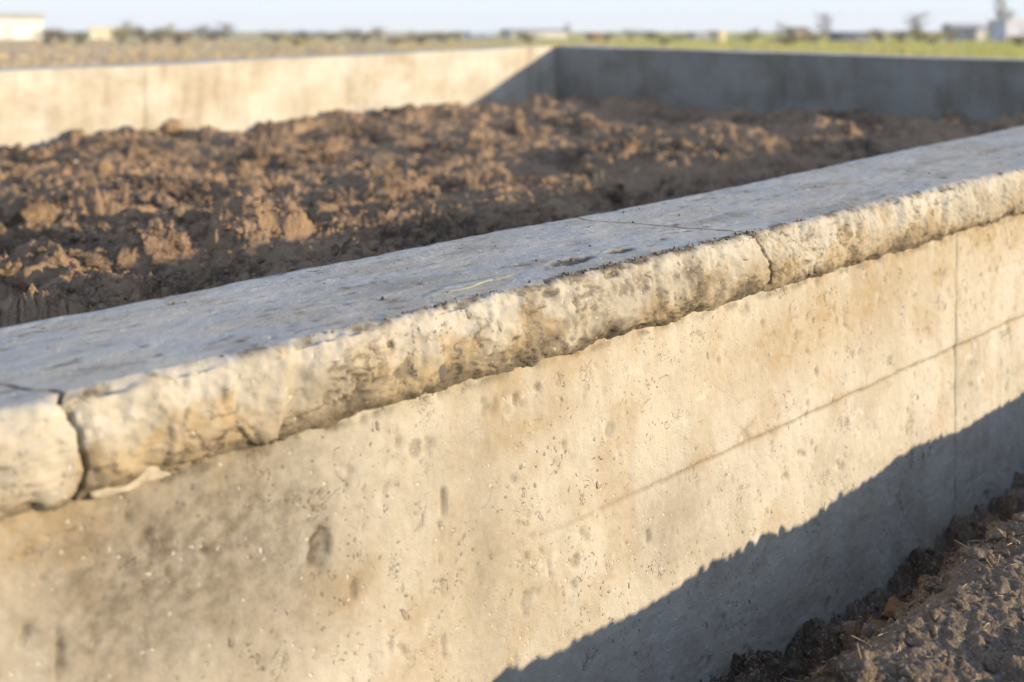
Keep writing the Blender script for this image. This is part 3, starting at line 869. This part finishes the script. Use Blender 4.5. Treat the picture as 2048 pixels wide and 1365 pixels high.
while cnt < 130:
    a = R.uniform(-0.50, 0.50); r = 1.9 * math.exp(R.random() ** 0.8 * math.log(9.6 / 1.9))
    X = r * math.tan(a); Y = r
    t = (X - P0[0]) * NV[0] + (Y - P0[1]) * NV[1]
    if t < 0.45: continue
    if (np.array([X, Y]) - CORNER) @ in_l < 0.1 or (np.array([X, Y]) - CORNER) @ in_r < 0.1: continue
    clod(X, Y, min(0.048, 0.010 + 0.015 * R.expovariate(1.0)), 'small lump of brown earth lying loose on the dug soil', grp)
    cnt += 1

# crumbs: uncountable, one object
def crumbs(name, n, sampler, zf, size, mat, label):
    base = []
    for k in range(6):
        bm = bmesh.new(); bmesh.ops.create_icosphere(bm, subdivisions=1, radius=1.0)
        v = np.array([tuple(q.co) for q in bm.verts]); f = np.array([[q.index for q in p.verts] for p in bm.faces]); bm.free()
        v = v * (1 + RNG.normal(0, 0.22, (len(v), 1)))
        base.append(v)
    x, y = sampler(n)
    n = len(x)
    r = size(n)
    z = zf(x, y)
    th = RNG.uniform(0, 6.283, n); c, s = np.cos(th), np.sin(th)
    kk = RNG.integers(0, 6, n)
    B = np.array(base)[kk]
    B = B * RNG.uniform(0.6, 1.2, (n, 1, 3)) * r[:, None, None]
    X = B[..., 0] * c[:, None] - B[..., 1] * s[:, None] + x[:, None]
    Y = B[..., 0] * s[:, None] + B[..., 1] * c[:, None] + y[:, None]
    Z = B[..., 2] + (z + r * 0.35 + K * y)[:, None]
    nv = B.shape[1]
    fa = (f[None] + (np.arange(n) * nv)[:, None, None]).reshape(-1, 3)
    me = mesh_np(name, np.stack([X, Y, Z], -1).reshape(-1, 3), fa, False)
    return tag(link(name, me, mat), label, None, None, 'stuff')
def samp_in(n):
    a = RNG.uniform(-0.52, 0.52, n); r = 1.8 * np.exp(RNG.uniform(0, 1, n) ** 0.75 * math.log(10.0 / 1.8))
    x = r * np.tan(a); y = r
    t = (x - P0[0]) * NV[0] + (y - P0[1]) * NV[1]
    ok = (t > 0.36) & (((x - CORNER[0]) * in_l[0] + (y - CORNER[1]) * in_l[1]) > 0.03) & (((x - CORNER[0]) * in_r[0] + (y - CORNER[1]) * in_r[1]) > 0.03)
    return x[ok], y[ok]
crumbs('soil_crumbs', 17000, samp_in, soil_z, lambda n: np.clip(0.004 * np.exp(RNG.normal(0.15, 0.6, n)), 0.0025, 0.018), M_SOIL, 'loose crumbs of earth over the dug soil')

# ------------------------------------------------------------------ bank of earth outside the near wall
def bank_z(s, D):
    z = -0.715 + 0.285 * sstep(0.03, 0.34, D + 0.025 * fbm(s * 2.5, D * 2.5, 3, 401)) - 0.09 * sstep(0.36, 0.66, D)
    z = z + 0.014 * fbm(s * 3, D * 4, 3, 402) * sstep(0.0, 0.1, D)
    ws = s + 0.03 * fbm(s * 8, D * 8, 3, 403); wD = D + 0.03 * fbm(s * 8 + 5, D * 8, 3, 404)
    lim = 0.12 + 0.88 * sstep(0.26, 0.12, D) + 0.70 * sstep(0.40, 0.52, D)
    for sc, amp, thr, sd in ((8, 0.045, 0.35, 411), (18, 0.030, 0.25, 412), (40, 0.015, 0.2, 413), (90, 0.007, 0.1, 414)):
        qx = ws + 0.12 / sc * fbm(s * sc * 2, D * sc * 2, 2, sd + 5)
        b, c = clodcell(qx * sc, wD * sc, sd)
        z = z + lim * amp * b * sstep(thr, thr + 0.25, c)
    lim2 = 0.30 + 0.8 * sstep(0.38, 0.46, D)
    for sc, amp, sd in ((30, 0.010, 415), (70, 0.007, 416)):
        b, c = clodcell(ws * sc, wD * sc, sd)
        z = z + lim2 * amp * b * sstep(0.35, 0.7, c)
    z = z + 0.005 * fbm(s * 60, D * 60, 4, 405, 0.6)
    return z - 0.10 * sstep(1.6, 2.6, D)
sv = fine_range(S_LO, S_HI + 0.6, 0.5, 3.4, 0.0045, 0.05)
Dv = np.concatenate([np.linspace(-0.03, 0.60, 190), np.linspace(0.62, 2.6, 60)])
bs, bD = np.meshgrid(sv, Dv, indexing='ij')
bz = bank_z(bs, bD)
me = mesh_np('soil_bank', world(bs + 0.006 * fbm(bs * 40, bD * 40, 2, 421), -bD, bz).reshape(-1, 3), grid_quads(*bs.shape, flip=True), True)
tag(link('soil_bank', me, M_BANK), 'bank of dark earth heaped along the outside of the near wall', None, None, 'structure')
def samp_out(n):
    return RNG.uniform(0.6, 3.3, n), RNG.uniform(0.01, 0.75, n) ** 1.0
_s, _D = samp_out(5200)
_xy = world(_s, -_D, 0 * _s)
crumbs('bank_crumbs', len(_s), lambda n: (_xy[:, 0], _xy[:, 1]), lambda x, y: bank_z(_s, _D), lambda n: np.clip(0.0026 * np.exp(RNG.normal(0.4, 0.6, n)), 0.0015, 0.014) * np.where(_D > 0.3, 0.6, 1.0), M_BANK, 'loose crumbs of earth on the outer bank')

def bank_px(x, y):
    z = -0.5
    for _ in range(6):
        s, t = st_top(x, y, z)
        z = float(bank_z(np.array([s]), np.array([-t]))[0])
    return s, -t, z
def bank_clod(x, y, r, label, mat=None, group=None):
    s, D, z = bank_px(x, y)
    me = CLODS[R.randrange(len(CLODS))].copy()
    me.materials.clear(); me.materials.append(mat or M_BANK)
    o = bpy.data.objects.new('earth_clod', me); COL.objects.link(o)
    o.location = world(np.float64(s), np.float64(-D), np.float64(z + r * (-0.15 if mat else -0.22)))
    o.rotation_euler = (R.uniform(-.4, .4), R.uniform(-.4, .4), R.uniform(0, 6))
    o.scale = (r, r * R.uniform(.8, 1.2), r * 0.8)
    return tag(o, label, 'clod', group)
bank_clod(1860, 1165, 0.022, 'ochre clay lump at the top of the shaded strip by the wall foot', M_CLAY)
bank_clod(1760, 1268, 0.030, 'ochre clay lump lower in the dark strip by the wall foot', M_CLAY)
bank_clod(1800, 1225, 0.026, 'reddish brown clod between the two ochre lumps', M_CLAY)
bank_clod(2030, 1070, 0.040, 'sunlit clod at the top right end of the outer bank')
bank_clod(1960, 1120, 0.026, 'clod in half shade just below the sunlit one of the outer bank')
bank_clod(1820, 1105, 0.022, 'grey lump of earth leaning on the wall foot')
bank_clod(1650, 1262, 0.022, 'grey clod against the wall foot in shade left of the ochre lumps')
bank_clod(1700, 1345, 0.03, 'straw covered clod at the bottom picture edge')
for k in range(40):
    bank_clod(R.uniform(1480, 2040), R.uniform(1040, 1360), R.uniform(0.005, 0.011), 'small dark lump of earth lying on the outer bank', group='clods on the outer bank')

# straw, leaf, stalk
def strand(bm, p, d, L, r, bend, n=4, k=3):
    pts = []; v = Vector(d).normalized(); q = Vector(p)
    for i in range(n + 1):
        pts.append(q.copy()); q = q + v * (L / n); v = (v + Vector(bend) / n).normalized()
    add_tube(bm, pts, [r * (1 - 0.5 * i / n) for i in range(n + 1)], k)
bm = bmesh.new()
for i in range(450):
    s = R.uniform(0.7, 3.2); D = abs(R.gauss(0.36, 0.14))
    if D < 0.05 or D > 0.8: continue
    z = float(bank_z(np.array([s]), np.array([D]))[0])
    p = world(np.float64(s), np.float64(-D), np.float64(z + 0.003))
    an = R.uniform(0, 6.28)
    strand(bm, p, (math.cos(an), math.sin(an), R.uniform(-0.1, 0.35)), R.uniform(0.006, 0.04), R.uniform(0.0003, 0.0009), (R.uniform(-1, 1), R.uniform(-1, 1), R.uniform(-0.9, 0.1)))
tag(link('straw_litter', mesh_bm('straw_litter', bm), M_STRAW), 'dry straw bits scattered over the outer bank', None, None, 'stuff')
def straw_thing(x, y, d, L, r, label):
    s, D, z = bank_px(x, y)
    bm = bmesh.new(); strand(bm, (0, 0, 0), d, L, r, (0.2, -0.3, -0.5), 6, 5)
    o = link('straw_stem', mesh_bm('straw_stem', bm, True), M_STRAW); o.location = world(np.float64(s), np.float64(-D), np.float64(z))
    tag(o, label, 'straw')
straw_thing(1730, 1345, (-0.3, 0.1, 1), 0.035, 0.0016, 'pale straw stub standing upright at the bottom picture edge')
straw_thing(1660, 1340, (0.7, 0.1, 0.7), 0.04, 0.0012, 'straw stem leaning right beside the upright stub')
straw_thing(2035, 1065, (-0.8, 0.2, 0.25), 0.05, 0.0015, 'dry stem draped over the sunlit clod of the outer bank')

# dry stalk in the heap
def stalk():
    X, Y = lvl(1205, 372, -0.36)
    z = float(soil_z(np.array([X]), np.array([Y]))[0])
    root = thing('dry_stalk', 'forked dry yellow stalk sticking out of the heap by the shadow edge', 'stalk', (X, Y, z + K * Y))
    bm = bmesh.new(); add_tube(bm, [(0, 0, -0.02), (0.004, 0, 0.05), (-0.004, 0, 0.11)], [0.006, 0.005, 0.003], 6)
    link('stem', mesh_bm('stem', bm, True), M_STRAW, root)
    bm = bmesh.new(); add_tube(bm, [(0.0, 0, 0.02), (0.03, 0, 0.05), (0.055, 0, 0.045)], [0.004, 0.003, 0.002], 6)
    link('side_stem', mesh_bm('side_stem', bm, True), M_STRAW, root)
    bm = bmesh.new(); add_tube(bm, [(-0.02, 0, -0.02), (-0.022, 0, 0.05), (-0.028, 0, 0.10)], [0.005, 0.004, 0.002], 6)
    link('side_stem', mesh_bm('side_stem', bm, True), M_STRAW, root)
stalk()

# grass blade on the coping
def blade():
    pts = [(872, 600), (905, 592), (945, 585), (965, 577), (985, 571), (1010, 563), (1035, 551)]
    W = []
    for i, p in enumerate(pts):
        s, t = st_top(*p); W.append(Vector(world(np.float64(s), np.float64(t), np.float64(0.0028 + 0.005 * math.sin(math.pi * i / 6)))))
    base = W[3].copy(); base.z -= 0.004
    root = thing('grass_blade', 'thin yellow green grass blade lying on the coping', 'grass blade', base)
    def rib(name, ps, ws, mat):
        bm = bmesh.new(); rings = []
        for i, p in enumerate(ps):
            d = (ps[min(i + 1, len(ps) - 1)] - ps[max(i - 1, 0)]).normalized()
            sd = d.cross(Vector((0, 0, 1))).normalized() * ws[i]; up = Vector((0, 0, ws[i] * 0.5))
            q = p - base
            rings.append([bm.verts.new(q - sd), bm.verts.new(q + up), bm.verts.new(q + sd), bm.verts.new(q - up * 0.3)])
        for a, b in zip(rings, rings[1:]):
            for k in range(4): bm.faces.new((a[k], a[(k + 1) % 4], b[(k + 1) % 4], b[k]))
        bm.faces.new(rings[0]); bm.faces.new(rings[-1])
        bmesh.ops.recalc_face_normals(bm, faces=bm.faces)
        return link(name, mesh_bm(name, bm, True), mat, root)
    rib('leaf', W[:5], [0.0005, 0.0012, 0.0015, 0.0021, 0.0016], M_BLADE)
    rib('dry_tip', W[4:], [0.0020, 0.0017, 0.0005], M_STRAW)
blade()

# earth grit spilled along the coping's edges
def samp_grit(n):
    a = int(n * 0.55)
    s = np.concatenate([RNG.normal(0.85, 0.33, a), RNG.uniform(-0.1, 3.2, n - a)])
    t = np.concatenate([np.abs(RNG.normal(0.004, 0.006, a)) + 0.004, RNG.uniform(0.0, 1.0, n - a) ** 0.6 * 0.26 + 0.006])
    return s, t
_gs, _gt = samp_grit(1300)
_k = gnoise(_gs * 14, _gs * 0 + 0.4, 77) > 0.05 - 0.5 * (RNG.random(len(_gs)) < 0.25)
_gs, _gt = _gs[_k], _gt[_k]
_gxy = world(_gs, _gt, 0 * _gs)
crumbs('coping_grit', len(_gs), lambda n: (_gxy[:, 0], _gxy[:, 1]), lambda x, y: 0 * x - 0.0004, lambda n: np.clip(0.0008 * np.exp(RNG.normal(0.0, 0.65, n)), 0.0003, 0.0030), M_BANK, 'dark grit of earth spilled on the coping')

# pale pebbles in the heap
PEB = pebble_mesh('pebble', 33, 2, 0.2, 1.2, 0.8); PEB.materials.append(M_PALE)
for x, y, r, lab in ((152, 326, 0.012, 'white pebble in the earth heap below the cream wall at left'), (8, 578, 0.014, 'white pebble at the left picture edge just above the coping'),
                     (392, 498, 0.016, 'pale pebble below the block shaped clod'), (965, 330, 0.012, 'small white pebble in the middle of the earth heap'), (690, 330, 0.013, 'pale pebble in the hollow left of the dark lump'), (1330, 310, 0.013, 'pale pebble in the right part of the heap before the shadow edge')):
    X, Y = lvl(x, y, -0.36)
    for _ in range(4):
        z = float(soil_z(np.array([X]), np.array([Y]))[0]); X, Y = lvl(x, y, z)
    o = bpy.data.objects.new('pebble', PEB); COL.objects.link(o)
    o.location = (X, Y, z + K * Y + r * 0.5); o.scale = (r, r * 0.8, r * 0.7); o.rotation_euler = (0, 0, x)
    tag(o, lab, 'pebble')

# ------------------------------------------------------------------ ground out to the horizon
GZ = -0.72
def ground_z(x, y):
    r = np.hypot(x, y)
    return GZ + sstep(12, 40, r) * 0.10 * fbm(x * 0.11, y * 0.11, 3, 501) - 0.0 * r
ga = np.linspace(-math.pi, math.pi, 241)
gr = np.concatenate([[0.0], 4 * np.exp(np.linspace(0, math.log(600 / 4), 90))])
GA, GR = np.meshgrid(ga, gr, indexing='ij')
gx = GR * np.sin(GA); gy = GR * np.cos(GA)
gzz = ground_z(gx, gy) * 1.0
t = NT('field', 0.95, 0.1)
p = t.pos(); px_, py_, pz_ = t.sep(p)
n1 = t.noise(p, 0.12, 5, 0.6); n2 = t.noise(p, 0.9, 5, 0.65); n3 = t.noise(p, 7, 4, 0.6)
earth = t.mix(t.ramp(n2, 0.35, 0.65), (0.46, 0.33, 0.225), (0.62, 0.49, 0.335))
grass = t.mix(t.ramp(n2, 0.35, 0.65), (0.52, 0.49, 0.085), (0.64, 0.56, 0.17))
side = t.ramp(t.math('ADD', t.math('DIVIDE', px_, t.math('MAXIMUM', py_, 1.0)), t.math('MULTIPLY', t.math('SUBTRACT', n1, 0.5), 0.5)), -0.05, 0.10)
far = t.ramp(t.math('ADD', py_, t.math('MULTIPLY', t.math('SUBTRACT', n1, 0.5), 60)), 60, 110, 0, 0.4)
cov = t.math('MAXIMUM', side, far)
colr = t.mix(cov, earth, grass)
colr = t.mix(t.ramp(n3, 0.45, 0.7, 0, 0.4), colr, (0.22, 0.17, 0.10))
M_GROUND = t.done(colr, t.bump(n3, 0.4, 0.05))
gme = mesh_np('ground', np.stack([gx, gy, gzz], -1).reshape(-1, 3), grid_quads(*gx.shape, flip=False), True)
tag(link('ground', gme, M_GROUND), 'flat field of bare earth and yellow green grass reaching the horizon', None, None, 'structure')

# low tufts over the field
bm = bmesh.new()
for i in range(9000):
    a = R.uniform(-0.55, 0.55); r = 22 * math.exp(R.random() * math.log(110 / 22))
    x, y = r * math.tan(a), r
    z = float(ground_z(np.array([x]), np.array([y]))[0])
    h = R.uniform(0.04, 0.20)
    for j in range(5):
        an = R.uniform(0, 6.28); w = R.uniform(0.01, 0.03) * (1 + r / 60)
        dx, dy = math.cos(an), math.sin(an)
        ox, oy = R.uniform(-.2, .2), R.uniform(-.2, .2)
        v = [bm.verts.new((x + ox - dy * w, y + oy + dx * w, z - 0.02)), bm.verts.new((x + ox + dy * w, y + oy - dx * w, z - 0.02)), bm.verts.new((x + ox + dx * 0.15, y + oy + dy * 0.15, z + h))]
        bm.faces.new(v)
t = NT('field_grass', 0.9, 0.1)
pp = t.pos(); ax, ay, az = t.sep(pp)
M_TUFT = t.done(t.mix(t.ramp(t.math('ADD', t.noise(pp, 0.25, 3, 0.5), t.math('MULTIPLY', t.math('DIVIDE', ax, ay), 0.35)), 0.45, 0.62), (0.58, 0.46, 0.28), (0.62, 0.56, 0.12)))
tag(link('field_grass', mesh_bm('field_grass', bm), M_TUFT), 'dry grass tufts over the field beyond the walls', None, None, 'stuff')

# ------------------------------------------------------------------ far trees, bushes, buildings, poles
BARKS = plain('bark', (0.20, 0.165, 0.13), 0.3, 5)
FOL = {'brown': plain('brown_twigs', (0.27, 0.19, 0.11), 0.3, 3), 'olive': plain('olive_leaves', (0.24, 0.21, 0.075), 0.35, 3),
       'yellow': plain('yellow_leaves', (0.38, 0.34, 0.09), 0.3, 3), 'grey': plain('grey_twigs', (0.33, 0.30, 0.28), 0.25, 3), 'green': plain('green_leaves', (0.15, 0.17, 0.07), 0.35, 3)}
def make_tree(kind, seed):
    rr = random.Random(seed)
    tr = bmesh.new(); cr = bmesh.new()
    tips = []
    if kind == 'bush':
        for k in range(7):
            a = rr.uniform(0, 6.28); sp = rr.uniform(0.1, 0.38)
            e = Vector((math.cos(a) * sp, math.sin(a) * sp, rr.uniform(0.5, 0.85)))
            add_tube(tr, [(0, 0, 0), e * 0.5 + Vector((0, 0, 0.05)), e], [0.03, 0.018, 0.006], 5); tips.append((e * 0.5, e))
        n, size = 640, 0.06
    else:
        lean = Vector((rr.uniform(-.04, .04), rr.uniform(-.04, .04), 0))
        top = 0.97 if kind == 'slim' else 0.8
        add_tube(tr, [(0, 0, 0), lean + Vector((0, 0, top * 0.5)), lean * 1.5 + Vector((0, 0, top))], [0.020, 0.012, 0.004], 7)
        for k in range(16):
            h = rr.uniform(0.22, 0.9) * top; a = rr.uniform(0, 6.28); ln = rr.uniform(0.15, 0.30) * (0.85 if kind == 'slim' else 1.15) * (1.15 - h * 0.6)
            b = lean * (h * 1.5) + Vector((0, 0, h)); e = b + Vector((math.cos(a) * ln, math.sin(a) * ln, ln * rr.uniform(0.6, 1.3)))
            add_tube(tr, [b, (b + e) / 2 + Vector((0, 0, -0.01)), e], [0.010, 0.007, 0.003], 5); tips.append((b, e))
            for q in range(2):
                e2 = (b + e) / 2 + Vector((rr.uniform(-.1, .1), rr.uniform(-.1, .1), rr.uniform(0.03, .14)))
                add_tube(tr, [(b + e) / 2, e2], [0.005, 0.002], 4); tips.append(((b + e) / 2, e2))
        n, size = (330, 0.040) if kind == 'tree' else (330, 0.026)
    for i in range(n):
        a, b = tips[rr.randrange(len(tips))]
        p = a + (b - a) * rr.uniform(0.35, 1.15) + Vector((rr.gauss(0, 1), rr.gauss(0, 1), rr.gauss(0, 1))) * (0.085 if kind == 'bush' else 0.035)
        if p.z < 0.02: p.z = rr.uniform(0.02, 0.2)
        u = Vector((rr.gauss(0, 1), rr.gauss(0, 1), rr.gauss(0, 1))).normalized(); w = u.orthogonal().normalized()
        sz = size * rr.uniform(0.6, 1.3)
        vs = [cr.verts.new(p + u * sz * 0.5), cr.verts.new(p + w * sz * 0.3), cr.verts.new(p - u * sz * 0.5), cr.verts.new(p - w * sz * 0.3)]
        cr.faces.new(vs)
    return mesh_bm('trunk', tr, True), mesh_bm('crown', cr)
TREES = {}
for kind in ('bush', 'tree', 'slim'):
    TREES[kind] = []
    for k in range(4):
        a, b = make_tree(kind, 50 + k * 7 + len(kind)); a.materials.append(BARKS)
        TREES[kind].append((a, {c: (lambda q: (q.materials.append(FOL[c]), q)[1])(b.copy()) for c in FOL}))
def plant(px, ytop, wpx, dist, kind, colr, label, group):
    if kind == 'bush': ytop -= 4
    dist = dist * 0.64; wpx = wpx * (2.0 if kind == 'bush' else 1.7)
    X = (px - 1024) * dist / F
    gz = float(ground_z(np.array([X]), np.array([dist]))[0]) - 0.05
    h = EYE - (ytop - 60) * dist / F - gz
    wv = wpx * dist / F / (0.95 if kind == 'bush' else 0.62 if kind == 'tree' else 0.38)
    tm, cm = TREES[kind][R.randrange(4)]
    root = thing('bush' if kind == 'bush' else 'tree', label, 'bush' if kind == 'bush' else 'tree', (X, dist, gz), group)
    root.scale = (wv, wv, h); root.rotation_euler = (0, 0, R.uniform(0, 6.28))
    a = link('trunk', tm, None, root); b = link('crown', cm[colr], None, root)
    return root
GT = 'trees and bushes along the far edge of the field'
PL = [
 (95, 56, 34, 131, 'bush', 'brown', 'brown bush just right of the white shed'),
 (128, 59, 34, 128, 'bush', 'brown', 'brown bush in the gap between white shed and cream hut'),
 (158, 64, 26, 126, 'bush', 'green', 'small green bush at the left end of the cream hut'),
 (242, 52, 34, 138, 'bush', 'yellow', 'yellowish bush right beside the cream hut'),
 (255, 34, 22, 160, 'tree', 'grey', 'faint pale bare tree behind the bush beside the cream hut'),
 (292, 52, 44, 140, 'bush', 'brown', 'broad brown bush second right of the cream hut'),
 (318, 58, 36, 130, 'bush', 'olive', 'low olive bush left of the yellow topped tree'),
 (340, 42, 26, 150, 'tree', 'yellow', 'small tree with yellow top among brown bushes on the left'),
 (352, 64, 40, 126, 'bush', 'brown', 'dark brown low bush under the yellow topped tree'),
 (402, 40, 30, 165, 'tree', 'grey', 'dark grey bare tree, left one of the pair on the left skyline'),
 (452, 38, 34, 175, 'tree', 'grey', 'paler bare tree, right one of the pair on the left skyline'),
 (425, 60, 60, 190, 'bush', 'grey', 'grey thicket at the foot of the pair of bare trees'),
 (552, 62, 40, 150, 'bush', 'olive', 'square topped olive bush left of the yellow green one'),
 (594, 74, 34, 112, 'bush', 'yellow', 'yellow green bush just over the cream wall top'),
 (615, 62, 50, 170, 'bush', 'grey', 'grey hedge behind the yellow green bush'),
 (660, 66, 46, 160, 'bush', 'olive', 'olive hedge bush right of the yellow green bush'),
 (708, 58, 34, 160, 'bush', 'green', 'dark green bush, tallest on the skyline left of the middle'),
 (727, 66, 28, 130, 'bush', 'olive', 'olive bush before the dark green skyline bush'),
 (758, 54, 24, 168, 'bush', 'grey', 'dark grey bush with square top right of the dark green one'),
 (790, 76, 36, 125, 'bush', 'brown', 'low brown bush right below the dark grey bush'),
 (822, 58, 16, 180, 'tree', 'grey', 'small bare tree in the skyline gap before the blue building'),
 (842, 70, 44, 140, 'bush', 'brown', 'brown bush left of the olive bush by the blue building'),
 (886, 64, 40, 150, 'bush', 'olive', 'olive bush at the left end of the blue building'),
 (915, 62, 22, 155, 'bush', 'grey', 'grey bush touching the blue building on its left'),
 (1062, 66, 44, 150, 'bush', 'green', 'greenish bush before the low grey building above the far corner'),
 (1135, 40, 14, 190, 'tree', 'grey', 'faint bare tree at the right end of the low grey building'),
 (1212, 66, 34, 165, 'bush', 'grey', 'grey bush right of the small brown hut'),
 (1262, 60, 26, 190, 'bush', 'grey', 'faint grey bush on the skyline right of the far corner'),
 (1300, 64, 36, 180, 'bush', 'olive', 'pale olive bush in the middle of the right skyline'),
 (1328, 76, 34, 130, 'bush', 'yellow', 'yellow bush low over the dark back wall'),
 (1362, 68, 30, 170, 'bush', 'olive', 'olive bush left of the blue grey low shed'),
 (1495, 68, 40, 150, 'bush', 'yellow', 'yellowish bush between cream hut and grey bare tree'),
 (1510, 52, 26, 180, 'tree', 'grey', 'grey bare tree left of the brown house'),
 (1562, 40, 26, 180, 'tree', 'grey', 'bare tree at the left end of the brown house'),
 (1576, 74, 54, 135, 'bush', 'olive', 'olive bush below the brown house'),
 (1648, 18, 30, 170, 'tree', 'grey', 'tall bare tree between brown house and dark blue shed'),
 (1625, 66, 40, 150, 'bush', 'brown', 'brown bush at the foot of the tall bare tree by the dark blue shed'),
 (1765, 60, 34, 155, 'bush', 'brown', 'brown bush right of the dark blue shed'),
 (1800, 62, 36, 152, 'bush', 'brown', 'second brown bush right of the dark blue shed'),
 (1832, 14, 38, 160, 'tree', 'grey', 'tall bare tree above the big olive bush on the right'),
 (1842, 54, 30, 140, 'bush', 'olive', 'dark olive bush at the foot of the tall bare tree'),
 (1862, 58, 42, 125, 'bush', 'yellow', 'big yellow olive bush left of the grey houses'),
 (1900, 54, 20, 140, 'bush', 'brown', 'brown bush at the left end of the grey houses'),
 (1978, 36, 18, 150, 'tree', 'grey', 'dark bare tree in the gap left of the blue house'),
 (2006, -18, 34, 170, 'tree', 'olive', 'tallest tree, olive crowned, behind the blue house at right'),
 (2035, 72, 60, 112, 'bush', 'yellow', 'yellow green bush before the blue house at the right edge'),
]
for a in PL: plant(*a, GT)

def building(x0, x1, ytop, dist, wall, roofc, label, roof='flat', eave=0.22):
    dist = dist * (0.70 if x0 > 300 else 0.95)
    X0 = (x0 - 1024) * dist / F; X1 = (x1 - 1024) * dist / F
    gz = float(ground_z(np.array([(X0 + X1) / 2]), np.array([float(dist)]))[0]) - 0.1
    H = EYE - (ytop - 60) * dist / F - gz
    W = X1 - X0; Dp = max(1.6, min(5.0, W * 0.4)); W = (W - Dp * math.sin(0.42)) / math.cos(0.42)
    root = thing('house' if roof == 'gable' else 'shed', label, 'house' if roof == 'gable' else 'shed', ((X0 + X1) / 2, dist + Dp / 2, gz), 'buildings beyond the field')
    root.rotation_euler = (0, 0, 0.42)
    hw = H * (1 - eave)
    mw = plain('wall_paint', wall, 0.1, 0.8); mr = plain('roof_cover', roofc, 0.15, 1.2)
    bm = bmesh.new(); add_box(bm, -W / 2, W / 2, -Dp / 2, Dp / 2, 0, hw)
    wallo = link('wall', mesh_bm('wall', bm), mw, root)
    bm = bmesh.new()
    if roof == 'gable':
        o = 0.25; pts = [(-Dp / 2 - o, hw + 0.003), (Dp / 2 + o, hw + 0.003), (0, H)]
        add_prism(bm, [(-W / 2 - o, y, z) for y, z in pts], [(W / 2 + o, y, z) for y, z in pts])
    else:
        add_box(bm, -W / 2 - 0.15, W / 2 + 0.15, -Dp / 2 - 0.15, Dp / 2 + 0.15, hw + 0.003, H)
    bmesh.ops.recalc_face_normals(bm, faces=bm.faces)
    link('roof', mesh_bm('roof', bm), mr, root)
    bm = bmesh.new(); add_box(bm, -W * 0.08, W * 0.08, -Dp / 2 - 0.06, -Dp / 2 - 0.005, 0.05, hw * 0.72)
    link('door', mesh_bm('door', bm), plain('door_paint', tuple(c * 0.8 for c in wall), 0.1, 2), root)
building(-60, 74, 27, 128, (0.82, 0.81, 0.76), (0.42, 0.42, 0.40), 'long white shed with a flat grey roof at the left picture edge')
building(172, 222, 54, 130, (0.72, 0.64, 0.50), (0.66, 0.58, 0.46), 'small cream hut right of the white shed among bushes')
building(930, 992, 64, 190, (0.42, 0.48, 0.60), (0.36, 0.42, 0.52), 'low blue building above the cream wall end')
building(1000, 1138, 58, 185, (0.50, 0.50, 0.48), (0.42, 0.42, 0.42), 'long low grey building above the far corner', 'gable')
building(1174, 1202, 66, 150, (0.44, 0.28, 0.16), (0.36, 0.24, 0.15), 'small brown hut just right of the far corner')
building(1378, 1420, 65, 190, (0.30, 0.31, 0.40), (0.25, 0.26, 0.32), 'low blue grey shed left of the small cream hut')
building(1424, 1452, 62, 140, (0.70, 0.60, 0.42), (0.60, 0.52, 0.38), 'small cream hut over the dark back wall')
building(1578, 1622, 54, 160, (0.36, 0.28, 0.19), (0.26, 0.22, 0.18), 'brown house with a pitched roof over the dark back wall', 'gable', 0.35)
building(1662, 1746, 64, 150, (0.13, 0.15, 0.22), (0.10, 0.115, 0.13), 'long dark blue shed on the right of the field')
building(1890, 1976, 46, 160, (0.46, 0.45, 0.48), (0.40, 0.40, 0.42), 'grey house with a pitched roof left of the blue house', 'gable', 0.3)
building(1988, 2090, 40, 155, (0.48, 0.50, 0.66), (0.50, 0.51, 0.56), 'blue house at the right picture edge', 'flat', 0.12)


# ------------------------------------------------------------------ air
bm = bmesh.new(); add_box(bm, -620, 620, -620, 620, -2.2, 9.0)
hz = bpy.data.materials.new('haze_air'); hz.use_nodes = True
hn = hz.node_tree.nodes; hn.remove(hn['Principled BSDF'])
pv = hn.new('ShaderNodeVolumePrincipled'); pv.inputs['Color'].default_value = (0.93, 0.96, 1.0, 1); pv.inputs['Density'].default_value = 0.0010
hz.node_tree.links.new(pv.outputs[0], hn['Material Output'].inputs['Volume'])
tag(link('haze', mesh_bm('haze', bm), hz), 'thin pale haze over the field', None, None, 'stuff')
